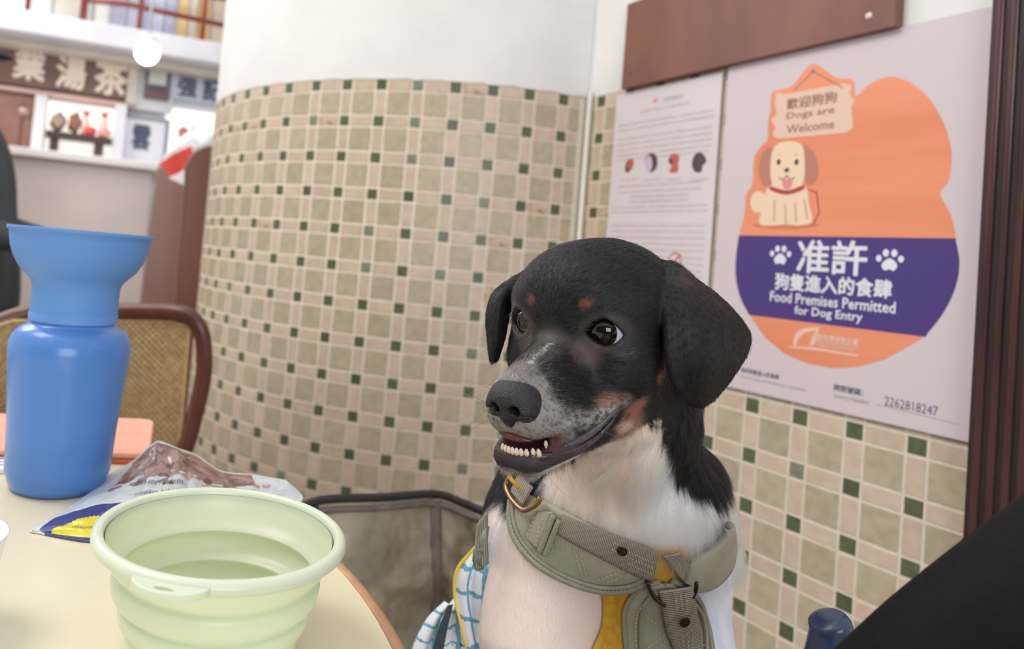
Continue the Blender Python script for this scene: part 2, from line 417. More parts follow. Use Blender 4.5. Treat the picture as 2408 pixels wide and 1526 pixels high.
def wall_text(s, body, x, z, height, off, m, parent, width=None, align='CENTER', bold=0.0, name='lettering'):
    V, F = text_mesh(body, 1.0, 'CENTER', bold)
    if len(V) == 0: return
    lo, hi = V[:, :2].min(0), V[:, :2].max(0); k = height / (hi[1] - lo[1]); kx = k if width is None else width / (hi[0] - lo[0])
    c = (lo + hi) / 2 if align == 'CENTER' else np.array([lo[0], (lo[1] + hi[1]) / 2])
    P = [wp(x + (v[0] - c[0]) * kx, z + (v[1] - c[1]) * k, off + v[2] * .008) for v in V]
    return obj(name, P, F, m, parent, smooth=False)
def ptext(body, x0, y0, x1, y1, hpx, off, m, parent, bold=0.0, name='lettering'):
    """lettering between two survey pixels (left end, right end of its mid-line), given cap height in pixels at the left"""
    a = wpx(x0, y0, off); b = wpx(x1, y1, off); h = abs(wpx(x0, y0 - hpx / 2, off)[1] - wpx(x0, y0 + hpx / 2, off)[1])
    return wall_text(None, body, (a[0] + b[0]) / 2, (a[1] + b[1]) / 2, h, off, m, parent, width=b[0] - a[0], bold=bold, name=name)
PO = .0052
m_post = noisy('poster_paper', rgb(216, 202, 206), rgb(211, 199, 204), 3, .32, spec=.4)
m_or = noisy('print_orange', rgb(238, 150, 112), rgb(228, 138, 100), 10, .35, stretch=(.25, .25, 3), detail=5)
P_ = lambda n, *c: mat(n, rgb(*c), .35)
m_pur = P_('print_purple', 72, 50, 124); m_wh = P_('print_white', 232, 226, 236); m_brn = P_('print_brown', 150, 100, 92); m_bd = P_('print_board', 228, 196, 178)
m_navy = P_('print_navy', 70, 74, 112); m_cream = P_('print_cream', 240, 212, 182); m_ear = P_('print_ear', 190, 126, 104); m_tan = P_('print_line', 176, 120, 92); m_red = P_('print_red', 176, 66, 62); m_ink = P_('print_ink', 62, 46, 44); m_pink = P_('print_pink', 232, 140, 140); m_grey = P_('print_grey', 120, 125, 150)
poster = slab('poster', .2665, .600, wpx(2300, 1045, PO)[1], wpx(1720, 155, PO)[1], .0046, PO, m_post)
tag(poster, 'large poster saying dogs are welcome, orange and purple disc on pale paper', 'poster')
o1 = PO + .0001; o2 = PO + .0002; o3 = PO + .0003; o4 = PO + .0004; o5 = PO + .0005; o6 = PO + .0006
# orange backing: sign-board outline, plain rounded field at the right, disc below
back = [(1752, 500), (1753, 455), (1770, 438), (1772, 370), (1790, 342), (1806, 330), (1806, 285), (1812, 262), (1812, 222), (1820, 213), (1862, 205), (1895, 160), (1914, 147), (1932, 158), (1968, 186), (2005, 184), (2012, 200), (2010, 232), (2040, 200), (2085, 178), (2130, 186), (2180, 222), (2222, 290), (2240, 360), (2232, 430), (2206, 452), (2235, 500), (2249, 555), (2240, 640), (1740, 640), (1738, 550)]
wall_poly('orange_field', px_poly(back, o1, 0, 2), o1, m_or, poster)
ce = [(1738, 551), (1731, 600), (1730, 650), (1741, 700), (1765, 745), (1800, 795), (1845, 832), (1900, 855), (1960, 866), (2020, 862), (2080, 845), (2130, 818), (2171, 793), (2215, 740), (2245, 680), (2256, 620), (2247, 562)]
wall_poly('orange_disc', px_poly(ce, o1), o1 + .00004, m_or, poster)
zb1 = wpx(1990, 557, o2)[1]; zb0 = wpx(1966, 766, o2)[1]
cs = [wpx(x, y, o2) for x, y in ce]; lf = [p for p in cs[:8]]; 
dens = smooth_path(cs, 8); band = [tuple(p) for p in dens if zb0 <= p[1] <= zb1]
sm_ = np.mean([p[0] for p in band]); L_s = sorted([p for p in band if p[0] < sm_], key=lambda p: -p[1]); R_s = sorted([p for p in band if p[0] >= sm_], key=lambda p: p[1])
band = [(L_s[0][0], zb1)] + L_s[1:-1] + [(L_s[-1][0], zb0), (R_s[0][0], zb0)] + R_s[1:-1] + [(R_s[-1][0], zb1)]
wall_poly('purple_band', band, o2, m_pur, poster)
ptext('准許', 1874, 603, 2040, 607, 78, o3, m_wh, poster, bold=.022)
ptext('狗隻進入的食肆', 1822, 661, 2098, 680, 40, o3, m_wh, poster, bold=.03)
ptext('Food Premises Permitted', 1811, 697, 2106, 723, 24, o3, m_wh, poster, bold=.02)
ptext('for Dog Entry', 1868, 732, 2028, 748, 26, o3, m_wh, poster, bold=.02)
def paw(x, y, k):
    s_, z_ = wpx(x, y, o3); u = wpx(x + k, y, o3)[0] - s_
    wall_poly('paw_print', smooth_path([(s_ - .55 * u, z_ - .45 * u), (s_ - .42 * u, z_ - .12 * u), (s_, z_ + .16 * u), (s_ + .42 * u, z_ - .12 * u), (s_ + .55 * u, z_ - .45 * u), (s_ + .32 * u, z_ - .78 * u), (s_, z_ - .68 * u), (s_ - .32 * u, z_ - .78 * u)], 4, True), o3, m_wh, poster)
    for dx, dz, r in ((-.78, .12, .2), (-.3, .55, .22), (.3, .55, .22), (.78, .12, .2)): wall_poly('paw_print', disc_pts(s_ + dx * u, z_ + dz * u, r * u, r * 1.3 * u), o3, m_wh, poster)
paw(1835, 600, 26); paw(2092, 612, 34)
# logo on the lower orange part
zl = lambda x, y: (1640 + x / 2.543, 500 + y / 2.543)
m_logo = P_('print_logo', 236, 196, 180)
wall_poly('leaf_logo', px_poly([zl(728, 684), zl(640, 690), zl(596, 712), zl(578, 745), zl(574, 790), zl(590, 796), zl(604, 752), zl(640, 718), zl(700, 706), zl(712, 712), zl(690, 735), zl(668, 796), zl(700, 790), zl(718, 730)], o2), o2, m_logo, poster)
wall_poly('leaf_logo', px_poly([zl(545, 796), zl(700, 806), zl(962, 850), zl(962, 862), zl(700, 822), zl(548, 806)], o2), o2, m_logo, poster)
ptext('食物環境衞生署', *zl(716, 742), *zl(962, 776), 15, o3, m_logo, poster, bold=.03)
ptext('Food and Environmental', *zl(712, 768), *zl(960, 800), 10, o3, m_logo, poster, bold=.02)
ptext('Hygiene Department', *zl(716, 792), *zl(940, 822), 11, o3, m_logo, poster, bold=.02)
# small wooden sign drawn on the poster
brd = [(1822, 240), (1826, 218), (1845, 222), (1985, 196), (2003, 200), (1998, 222), (2010, 236), (2002, 250), (2006, 300), (1990, 312), (1830, 326), (1816, 318), (1824, 300), (1812, 282), (1826, 268)]
wall_poly('drawn_board', px_poly(brd, o2), o2, m_bd, poster)
ptext('歡迎狗狗', 1850, 243, 1968, 230, 26, o3, m_brn, poster, bold=.02)
ptext('Dogs are', 1850, 273, 1962, 262, 20, o3, m_brn, poster, bold=.012)
ptext('Welcome', 1850, 303, 1962, 293, 20, o3, m_brn, poster, bold=.012)
def wall_line(pts, r, off, m, parent, name='drawn_line'):
    P = [wpx(x, y, off) for x, y in pts]; V = []; F = []
    for i in range(len(P) - 1):
        a = np.array(P[i]); b = np.array(P[i + 1]); d = (b - a) / np.linalg.norm(b - a); n = np.array([-d[1], d[0]]) * r; e = d * r * .5
        k = len(V); V += [wp(*(a - n - e), off), wp(*(b - n + e), off), wp(*(b + n + e), off), wp(*(a + n - e), off)]; F.append((k, k + 1, k + 2, k + 3))
    return obj(name, V, F, m, parent, smooth=False)
wall_line([(1868, 212), (1912, 168), (1982, 206)], .0008, o3, m_tan, poster); wall_poly('drawn_nail', disc_pts(*wpx(1912, 167, o3), .0026), o4, m_grey, poster)
# drawn puppy (a plain cartoon dog)
def dp(name, pts, off, m, sm=4): wall_poly(name, px_poly(pts, off, sm), off, m, poster)
dp('drawn_shadow', [(1765, 530), (1850, 522), (1930, 530), (1850, 540)], o2, mat('print_shade', rgb(214, 126, 90), .4))
dp('drawn_tail', [(1765, 470), (1778, 450), (1798, 458), (1800, 485), (1785, 500), (1768, 492)], o2, m_cream)
dp('drawn_body', [(1806, 440), (1850, 428), (1895, 440), (1902, 480), (1910, 520), (1880, 530), (1850, 528), (1815, 530), (1785, 525), (1796, 480)], o3, m_cream)
dp('drawn_ear', [(1812, 345), (1790, 365), (1784, 410), (1796, 436), (1816, 430), (1822, 380)], o3, m_ear); dp('drawn_ear', [(1888, 340), (1916, 362), (1924, 405), (1914, 432), (1894, 428), (1886, 380)], o3, m_ear)
dp('drawn_face', [(1815, 360), (1830, 338), (1860, 332), (1886, 342), (1892, 375), (1890, 425), (1872, 445), (1845, 450), (1822, 442), (1812, 415)], o4, m_cream)
for x_ in (1831, 1873): wall_poly('drawn_eye', disc_pts(*wpx(x_, 381, o5), .0028, .0042), o5, m_ink, poster)
wall_poly('drawn_nose', disc_pts(*wpx(1850, 400, o5), .0036, .0028), o5, m_ink, poster)
wall_line([(1832, 418), (1842, 424), (1850, 412), (1858, 424), (1868, 417)], .0007, o5, m_ink, poster)
dp('drawn_tongue', [(1840, 424), (1862, 423), (1860, 440), (1850, 446), (1842, 440)], o6, m_pink)
dp('drawn_collar', [(1812, 438), (1850, 448), (1888, 436), (1888, 446), (1850, 458), (1813, 448)], o5, m_red, 3)
for a_ in ([(1822, 470), (1820, 520)], [(1846, 480), (1848, 526)], [(1870, 478), (1872, 522)], [(1892, 470), (1898, 515)], [(1830, 366), (1834, 360)], [(1868, 362), (1874, 365)]): wall_line(a_, .0006, o5, m_tan, poster)
wall_line([(1900, 445), (1920, 452), (1926, 500), (1912, 528)], .0008, o4, m_red, poster)
# small print at the foot
ptext('准許狗隻進入的食肆', 1742, 872, 1832, 884, 12, o1, m_navy, poster, bold=.02)
ptext('Food Premises Permitted for Dog Entry', 1742, 890, 1896, 914, 8, o1, m_grey, poster)
ptext('牌照號碼：', 1960, 908, 2030, 926, 16, o1, m_navy, poster, bold=.02)
ptext('Licence Number:', 1962, 928, 2045, 948, 11, o1, m_grey, poster)
ptext('2262818247', 2080, 944, 2206, 966, 22, o1, m_navy, poster)
wall_line([(2064, 952), (2256, 998)], .0003, o1, m_grey, poster)
# ------------------------------------------------------------------ the long notice left of the poster
NO = .0050
m_note = noisy('notice_paper', rgb(222, 214, 216), rgb(216, 208, 210), 4, .45)
m_nline = P_('print_faint_red', 214, 192, 193); m_ngrey = P_('print_faint_grey', 190, 184, 196); m_npan = P_('print_panel', 218, 203, 203)
notice = slab('notice', wpx(1445, 300, NO)[0], .2575, -.16 + CAM[2], wpx(1718, 165, NO)[1], .0044, NO, m_note)
tag(notice, 'tall white notice sheet with faint red text, left of the orange poster', 'notice')
q1 = NO + .0001; q2 = NO + .0002
zn = lambda x, y: (1400 + x / 3.053, 180 + y / 3.053)
ns0, ns1 = .052, .246
def nrow(ypx, h, n_chars, m, x0=None, x1=None, txt=None):
    z_ = wpx(1600, ypx, q1)[1]; a = ns0 if x0 is None else x0; b = ns1 if x1 is None else x1
    s_ = txt or ''.join(trr.choice('食物環境衞生署准許狗隻進入的食肆顧客須知所有場內店舖請勿帶同犬繫留意安全保持清潔多謝合作') for _ in range(n_chars))
    wall_text(None, s_, (a + b) / 2, z_, h, q1, m, notice, width=(b - a), bold=.012)
nrow(246, .0058, 8, m_nline, .10, .20, '顧客須知注意事項')
wall_poly('leaf_logo', px_poly([zn(448, 150), zn(420, 160), zn(414, 190), zn(440, 184)], q1), q1, m_pink, notice)
ptext('食物環境衞生署', *zn(490, 160), *zn(632, 140), 8, q1, m_ngrey, notice, bold=.03); ptext('Hygiene Department', *zn(490, 182), *zn(628, 162), 5, q1, m_ngrey, notice)
for r_ in (272, 285, 308, 322, 336, 350, 362): nrow(r_, .0042, 26, m_nline)
for r_ in (430, 445): nrow(r_, .0040, 24, m_nline, .06, .235)
for r_ in (458, 470): nrow(r_, .0034, 22, m_ngrey, .09, .21)
for r_ in (484, 496, 530, 545, 560, 575, 590, 606, 620, 636, 650, 670, 690, 715): nrow(r_, .0042, 26, m_nline)
wall_poly('print_panel', [(ns0 - .004, wpx(1600, 418, q1)[1]), (ns1 + .004, wpx(1600, 418, q1)[1]), (ns1 + .004, wpx(1600, 352, q1)[1] - .004), (ns0 - .004, wpx(1600, 352, q1)[1] - .004)][::-1], NO + .00005, m_note, notice)
def blob(pts, m, off=q2): wall_poly('small_picture', px_poly([zn(*p) for p in pts], off, 3), off, m, notice)
m_pd = P_('print_dark', 84, 66, 72); m_pr = P_('print_coral', 196, 96, 84); m_pg = P_('print_olive', 92, 92, 72); m_pl = P_('print_lilac', 206, 184, 204)
blob([(215, 640), (232, 600), (262, 590), (276, 620), (262, 660), (232, 692), (214, 680)], m_pg); blob([(235, 610), (262, 592), (272, 625), (250, 668), (234, 650)], m_pr, q2 + .0001)
blob([(352, 600), (380, 560), (420, 552), (444, 590), (440, 650), (408, 686), (370, 668)], m_pd); blob([(350, 605), (376, 572), (402, 580), (408, 630), (396, 676), (365, 665)], m_pl, q2 + .0001)
blob([(524, 610), (540, 562), (585, 552), (604, 580), (594, 625), (590, 685), (530, 686), (548, 640)], m_pr); blob([(524, 605), (540, 585), (556, 600), (545, 635)], m_pd, q2 + .0001)
blob([(694, 610), (715, 560), (750, 542), (786, 570), (796, 612), (770, 640), (760, 686), (715, 684), (696, 650)], m_pd)
wall_poly('small_picture', disc_pts(*wpx(1587, 612, q1), .0125), q1, m_pr, notice); wall_poly('small_picture', disc_pts(*wpx(1587, 612, q1), .0095), q2, m_note, notice)
wall_line([(1574, 625), (1600, 600)], .0018, q2 + .0001, m_pr, notice)
for x0_, x1_ in ((1461, 1503), (1510, 1555), (1566, 1602), (1622, 1668)):
    ptext('犬隻須知', x0_, 424, x1_, 420, 7, q1, m_nline, notice, bold=.02)
# ================================================================== far side of the room, left of the round wall
BU = np.array([0.93450, 0.35596, 0.0]); BU /= np.linalg.norm(BU); BN = np.array([BU[1], -BU[0], 0.0]); B0 = at(180, 300, 4.0)
BR = [BU, BN, np.array([0, 0, 1.])]
def bp3(s, z, off=0.0): p = B0 + BU * s + BN * off; return np.array([p[0], p[1], z])
def bpx(x, y, off=0.0): p = onplane(x, y, B0 + BN * off, BN); return float((p - B0) @ BU), float(p[2])
def bbox(name, x0, y0, x1, y1, off0, off1, m, parent=None, bevel=None, ext=(0, 0, 0, 0)):
    """upright box on the far wall from two survey corners measured on its front face"""
    a = bpx(x0, y0, off1); b = bpx(x1, y1, off1); s0, s1 = a[0] - ext[0], b[0] + ext[1]; z1, z0 = a[1] + ext[2], b[1] - ext[3]
    c = bp3((s0 + s1) / 2, (z0 + z1) / 2, (off0 + off1) / 2); return box_obj(name, c, (s1 - s0, off1 - off0, z1 - z0), m, parent, BR, bevel, smooth=False)
m_wl = noisy('far_wall', rgb(226, 226, 232), rgb(216, 217, 224), 3, .6); m_fas = noisy('fascia', rgb(222, 222, 228), rgb(206, 206, 214), 4, .45)
m_trim = noisy('cream_trim', rgb(214, 206, 196), rgb(202, 194, 184), 6, .5)
far = structure(bbox('wall_left', -900, -150, 900, 760, -.12, -.02, m_wl, ext=(0, 1, .6, .5)))
# gallery above: fascia slab, red-brown railing and shop front behind
gz1, gz0 = bpx(200, 46, .30)[1], bpx(200, 100, .30)[1]
structure(box_obj('trim_2', bp3(.2, (gz1 + gz0) / 2, .15), (5.6, .30, gz1 - gz0), m_fas, None, BR, .01, smooth=False))
structure(box_obj('trim_3', bp3(.2, gz0 - .018, .10), (5.6, .16, .036), m_trim, None, BR, .006, smooth=False))
zf = gz1
zb_ = bpx(150, 112, .02)[1]
m_rail = noisy('rail_paint', rgb(148, 76, 68), rgb(128, 62, 56), 8, .4)
rail = thing('gallery_railing', 'red-brown painted railing of the gallery above the far counter', 'railing', tuple(bp3(.2, zf, .25)))
def bt(P, r, name, m, parent, n=8): V, F = tube(P, r, n); o = obj(name, V, F, m); keep(o, parent) if parent else None; return o
o_ = .25; h1 = lambda x, y: bp3(*bpx(x, y, o_), o_)
bt([h1(190, -2), h1(300, 10), h1(530, 60)], .015, 'rail', m_rail, rail)
bt([h1(60, -75), h1(300, -40), h1(560, 0)], .018, 'rail', m_rail, rail)
for x in (66, 197, 330, 479): 
    s_, z_ = bpx(x, 20 + .1 * (x - 190), o_); bt([bp3(s_, zf - .02, o_), bp3(s_, z_ + .42, o_)], .020 if x == 197 else .014, 'baluster', m_rail, rail)
# shop windows behind the railing: pale panes, blue-lilac and amber
wnd = structure(box_obj('window_1', bp3(.25, zf + .49, .06), (3.9, .05, .95), m_wl, None, BR, smooth=False))
cols_ = [(-1.1, -.25, (214, 206, 204)), (-.22, .06, (212, 208, 198)), (.09, .20, (228, 232, 226)), (.24, .34, (190, 194, 220)), (.35, .44, (206, 210, 232)), (.45, .54, (186, 190, 220)), (.55, .64, (204, 208, 230)), (.65, .73, (184, 188, 216)),
         (.76, .84, (232, 196, 130)), (.85, .92, (222, 206, 190)), (.93, 1.02, (236, 186, 96)), (1.05, 1.16, (214, 196, 176)), (1.17, 1.27, (240, 190, 80)), (1.28, 1.42, (226, 210, 190))]
s_ref = bpx(197, 20, .1)[0]; kx = (bpx(530, 20, .1)[0] - s_ref) / 1.15
for a, b, c in cols_:
    box_obj('pane', bp3(s_ref + (a + b) / 2 * kx, zf + .46, .095), ((b - a) * kx, .02, .84), noisy('pane_%d_%d' % (c[0], c[2]), rgb(*c), rgb(*[v * .93 for v in c]), 9, .2), wnd, BR, smooth=False)
# sign board with carved cream characters
m_sign = noisy('sign_wood', rgb(124, 94, 88), rgb(108, 80, 76), 6, .5); m_cc = mat('carved_cream', rgb(240, 222, 206), .5); m_bl = mat('blue_black_ink', rgb(84, 92, 116), .5)
sign = bbox('sign_board', -60, 78, 306, 238, .0, .05, m_sign, None, .004); tag(sign, 'dark brown shop sign board with large cream carved characters, far left', 'sign')
def btext(body, x, y, hpx, off, m, parent, wpxl=None, bold=.03, name='lettering', thick=.01):
    V, F = text_mesh(body, 1.0, 'CENTER', bold); lo, hi = V[:, :2].min(0), V[:, :2].max(0); c = (lo + hi) / 2; s_, z_ = bpx(x, y, off); h_ = abs(bpx(x, y - hpx / 2, off)[1] - bpx(x, y + hpx / 2, off)[1]); k = h_ / (hi[1] - lo[1])
    kx = k if wpxl is None else abs(bpx(x + wpxl / 2, y, off)[0] - bpx(x - wpxl / 2, y, off)[0]) / (hi[0] - lo[0])
    o = obj(name, [bp3(s_ + (v[0] - c[0]) * kx, z_ + (v[1] - c[1]) * k, off + v[2] * .1) for v in V], F, m, parent, smooth=False); return o
btext('業', 70, 151, 78, .055, m_cc, sign, 78, .035); btext('湯', 168, 172, 76, .055, m_cc, sign, 72, .035); btext('茶', 262, 184, 82, .055, m_cc, sign, 80, .035)
bbox('sign_frame', -60, 67, 318, 139, .0, .07, m_trim, sign); bbox('sign_frame', 306, 136, 318, 252, .0, .07, m_trim, sign); bbox('sign_frame', -60, 191, 318, 253, .0, .07, noisy('pink_trim', rgb(214, 178, 168), rgb(200, 166, 156), 5, .5), sign)
# cabinet and lit niche below
m_cab = noisy('cabinet_wood', rgb(156, 112, 98), rgb(138, 96, 86), 7, .4, stretch=(1, 1, .3))
cab = bbox('cabinet', -60, 208, 90, 356, -.02, .03, m_cab, None, .003); tag(cab, 'red-brown wooden cabinet front under the sign board, left of the lit niche', 'cabinet')
bbox('cabinet_door', 2, 236, 48, 350, .03, .036, noisy('cabinet_door_wood', rgb(144, 102, 90), rgb(130, 90, 80), 7, .4), cab); bbox('cabinet_door', 52, 240, 86, 354, .03, .036, bpy.data.materials['cabinet_door_wood'], cab)
V, F = lathe([(.0001, .02), (.03, .018), (.035, 0)], 20); s_, z_ = bpx(57, 262, .036)
obj('round_vent', [bp3(s_, z_, .036) + BU * v[0] + np.array([0, 0, 1.]) * v[1] * .8 + BN * v[2] for v in V], F, mat('brushed', rgb(190, 160, 150), .4, metal=.6), cab)
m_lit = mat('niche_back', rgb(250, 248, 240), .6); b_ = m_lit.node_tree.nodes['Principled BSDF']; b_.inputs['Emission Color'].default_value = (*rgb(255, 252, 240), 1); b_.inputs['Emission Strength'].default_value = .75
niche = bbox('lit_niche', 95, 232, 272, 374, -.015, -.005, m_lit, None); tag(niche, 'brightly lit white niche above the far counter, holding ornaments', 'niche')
for q in ((84, 222, 96, 372), (272, 244, 284, 398)): bbox('niche_jamb', *q, -.015, .10, m_wl, niche)
bench = thing('ornament_stand', 'low dark wooden stand inside the lit niche', 'stand', tuple(bp3(*bpx(190, 374, .06), .06)))
m_dk = noisy('stand_wood', rgb(66, 44, 36), rgb(48, 32, 26), 20, .4)
def kk(o): keep(o, bench); return o
kk(bbox('top', 108, 305, 262, 340, .03, .11, m_dk)); kk(bbox('leg', 118, 320, 134, 362, .04, .10, m_dk)); kk(bbox('leg', 222, 334, 240, 376, .04, .10, m_dk))
def lump(name, x, y, wpxl, hpx, m, off, lab, cat, group=None, seed=1):
    s_, z_ = bpx(x, y, off); rx = wpxl / 2 * 4 / FPX; rz = hpx / 2 * 4 / FPX; bm = bmesh.new(); bmesh.ops.create_icosphere(bm, subdivisions=3, radius=1)
    for v in bm.verts:
        k = 1 + .16 * math.sin(v.co.x * 5 + seed) * math.cos(v.co.z * 4 + seed * 2) + .08 * math.sin(v.co.y * 9 + seed); v.co = Vector((v.co.x * rx * k, v.co.y * rx * .6 * k, v.co.z * rz * k))
    o = from_bm(name, bm, m, None, sharp=180); M_ = Matrix(((BU[0], BN[0], 0, 0), (BU[1], BN[1], 0, 0), (0, 0, 1, 0), (0, 0, 0, 1))); M_.translation = Vector(bp3(s_, z_, off)); o.matrix_world = M_; tag(o, lab, cat, group); return o
m_rock = noisy('rock', rgb(176, 152, 140), rgb(136, 112, 100), 14, .7); m_rk2 = noisy('brown_rock', rgb(160, 112, 88), rgb(120, 84, 66), 14, .7)
lump('rock', 137, 287, 34, 42, m_rock, .07, 'pale rounded rock at the left of the ornament stand', 'rock', seed=1); lump('rock', 175, 289, 28, 48, m_rk2, .07, 'brown rock standing second on the ornament stand', 'rock', seed=3)
m_redc = mat('red_cap', rgb(226, 84, 70), .4); m_bt = mat('pale_bottle', rgb(232, 208, 196), .3)
for x, y, lab in ((204, 262, 'pale bottle with red cap, left one of the two in the lit niche'), (247, 266, 'pale bottle with red cap, right one of the two in the lit niche')):
    s_, z_ = bpx(x, y, .06); zt_ = bpx(x, 318 + (x - 201) * .1, .06)[1] + .002; t = thing('small_bottle', lab, 'bottle', tuple(bp3(s_, zt_, .06)), 'red capped bottles in the niche'); h_ = z_ - zt_
    V, F = lathe([(.0001, 0), (.020, 0), (.022, .01), (.022, h_ * .6), (.012, h_ * .75), (.012, h_ * .85)], 20); obj('body', V, F, m_bt, t); V, F = lathe([(.018, h_ * .82), (.018, h_), (.0001, h_)], 20); obj('cap', V, F, m_redc, t)
lump('red_ornament', 212, 309, 28, 22, mat('red_orn', rgb(214, 74, 70), .4), .10, 'round red ornament at the front of the stand', 'ornament', seed=5); lump('pink_ornament', 246, 312, 30, 20, mat('pink_orn', rgb(226, 160, 150), .5), .10, 'pinkish ornament at the right front of the stand', 'ornament', seed=2)
# white pilaster with a framed picture, blue-lettered panel, framed calligraphy
bbox('white_panel', 312, 128, 404, 268, -.02, .02, m_wl, far)
pic = bbox('picture', 345, 156, 397, 236, .02, .05, mat('pic_frame', rgb(96, 88, 92), .4), None, .003); tag(pic, 'small framed picture below the glowing globe lamp', 'picture')
bbox('pale_print', 352, 164, 390, 202, .05, .053, mat('pp1', rgb(206, 214, 208), .4), pic); bbox('dark_print', 351, 203, 389, 216, .05, .053, mat('pp2', rgb(78, 74, 76), .4), pic); bbox('red_print', 350, 217, 388, 231, .05, .053, mat('pp3', rgb(128, 72, 66), .4), pic)
pan = bbox('blue_letter_sign', 404, 110, 560, 252, -.02, .03, noisy('pale_blue_panel', rgb(214, 222, 240), rgb(206, 214, 234), 3, .5), None, .003); tag(pan, 'pale panel with two blue-black characters beside the round wall', 'sign')
btext('強', 441, 202, 54, .034, m_bl, pan, 46, .03); btext('記', 500, 212, 54, .034, m_bl, pan, 46, .03)
cal = bbox('calligraphy_frame', 285, 266, 388, 408, .0, .03, mat('cal_frame', rgb(150, 154, 170), .5), None, .003); tag(cal, 'framed sheet with a single dark character, right of the lit niche', 'frame')
bbox('paper', 295, 278, 378, 410, .03, .034, mat('cal_paper', rgb(228, 230, 238), .6), cal); btext('雲', 332, 323, 60, .038, mat('cal_ink', rgb(78, 84, 112), .6), cal, 44, .03, thick=.004)
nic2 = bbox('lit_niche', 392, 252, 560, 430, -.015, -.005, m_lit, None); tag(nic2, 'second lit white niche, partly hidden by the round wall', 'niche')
lump('pink_flower', 432, 312, 26, 30, mat('pk', rgb(190, 120, 118), .6), .05, 'dull pink flower in the right-hand niche', 'flower', seed=4); lump('brown_bud', 456, 304, 16, 14, mat('bk', rgb(110, 80, 76), .6), .05, 'small brown bud beside the dull pink flower', 'flower', seed=7)
lump('white_cloth', 470, 335, 74, 60, mat('wc_', rgb(238, 242, 246), .7), .25, 'white bundled cloth piled behind the brown booth panel', 'cloth', seed=6)
# red and white striped cloth
cl = thing('striped_cloth', 'red and white cloth hanging over the booth end', 'cloth', tuple(bp3(*bpx(410, 400, .5), .5)))
for i, (pts, c) in enumerate((([(388, 362), (450, 318), (470, 330), (452, 366), (380, 398)], (240, 240, 244)), ([(374, 384), (405, 362), (452, 340), (460, 392), (424, 416), (382, 430)], (224, 78, 66)), ([(378, 436), (392, 418), (420, 408), (446, 388), (440, 420), (434, 440), (398, 444)], (240, 236, 236)))):
    P = [bpx(x, y, .5 + .002 * i) for x, y in pts]; bm = bmesh.new(); f = bm.faces.new([bm.verts.new(Vector(bp3(s, z, .5 + .002 * i))) for s, z in P]); r_ = bmesh.ops.extrude_face_region(bm, geom=[f]); bmesh.ops.translate(bm, verts=[g for g in r_['geom'] if isinstance(g, bmesh.types.BMVert)], vec=Vector(-BN * .03))
    keep(from_bm('cloth_fold', bm, noisy('cloth_%d' % i, rgb(*c), rgb(*[v * .9 for v in c]), 8, .8), None, bevel=.006), cl)
# counter
m_cnt = noisy('counter_front', rgb(198, 184, 180), rgb(184, 172, 170), 2.5, .35); m_ctop = noisy('counter_top', rgb(222, 216, 214), rgb(212, 206, 204), 4, .35)
cnt = thing('counter', 'long pale grey-beige service counter in front of the lit niche', 'counter', tuple(bp3(bpx(180, 500, .45)[0], 0, .45)))
zc = bpx(44, 358, .2)[1]; sa = bpx(-400, 400, .45)[0]; sb = bpx(372, 400, .45)[0]
keep(box_obj('counter_top', bp3((sa + sb) / 2, zc - .02, .29), (sb - sa, .42, .04), m_ctop, None, BR, .006, smooth=False), cnt)
keep(box_obj('counter_front', bp3((sa + sb) / 2 - .01, (zc - .04) / 2, .27), (sb - sa - .03, .38, zc - .042), m_cnt, None, BR, .004, smooth=False), cnt)
# booth partitions, nearer
m_booth = noisy('booth_wood', rgb(146, 112, 102), rgb(130, 98, 90), 5, .4, stretch=(1, 1, .3)); m_booth2 = noisy('booth_dark', rgb(112, 68, 56), rgb(96, 56, 46), 6, .35, stretch=(1, 1, .3))
def upright(name, pts, d, th, m, lab=None):
    """free-standing panel with a given outline, facing the table"""
    P = []; n_ = BN
    for x, y in pts: P.append(onplane(x, y, at(430, 500, d), n_))
    for p in P: p[2] = max(p[2], 0.0)
    bm = bmesh.new(); f = bm.faces.new([bm.verts.new(Vector(p)) for p in P]); r_ = bmesh.ops.extrude_face_region(bm, geom=[f]); bmesh.ops.translate(bm, verts=[g for g in r_['geom'] if isinstance(g, bmesh.types.BMVert)], vec=Vector(-n_ * th))
    o = from_bm(name, bm, m, None, smooth=False, bevel=.004)
    if lab: tag(o, lab, 'partition')
    return o
upright('booth_panel', [(365, 432), (370, 395), (384, 388), (400, 420), (440, 438), (470, 440), (470, 1300), (270, 1300), (330, 720)], 2.7, .05, m_booth, 'light brown wooden booth panel between the counter and the dark arched panel')
arc_ = [(437, 430)] + [(497 - 60 * math.cos(math.radians(a)), 405 - 62 * math.sin(math.radians(a))) for a in range(10, 91, 10)] + [(560, 348), (560, 1500), (340, 1500), (412, 720)]
upright('arched_panel', arc_, 2.2, .06, m_booth2, 'dark reddish wooden booth panel with a rounded top, touching the round wall')
# globe lamp
lamp = thing('globe_lamp', 'glowing white globe lamp hanging below the gallery', 'lamp', tuple(at(346, 124, 3.55)))
m_glow = mat('lamp_glass', (1, 1, 1), .3); b_ = m_glow.node_tree.nodes['Principled BSDF']; b_.inputs['Emission Color'].default_value = (*rgb(255, 250, 244), 1); b_.inputs['Emission Strength'].default_value = 6
bm = bmesh.new(); bmesh.ops.create_uvsphere(bm, u_segments=32, v_segments=16, radius=.058); keep_l = from_bm('globe', bm, m_glow, lamp, sharp=180)
V, F = lathe([(.0001, .075), (.035, .075), (.038, .050), (.03, .045)], 24); obj('lamp_cap', V, F, m_wl, lamp)
V, F = tube([(0, 0, .07), (0, 0, 2.75 - lamp.location[2])], .006, 8); obj('stem', V, F, m_wl, lamp)

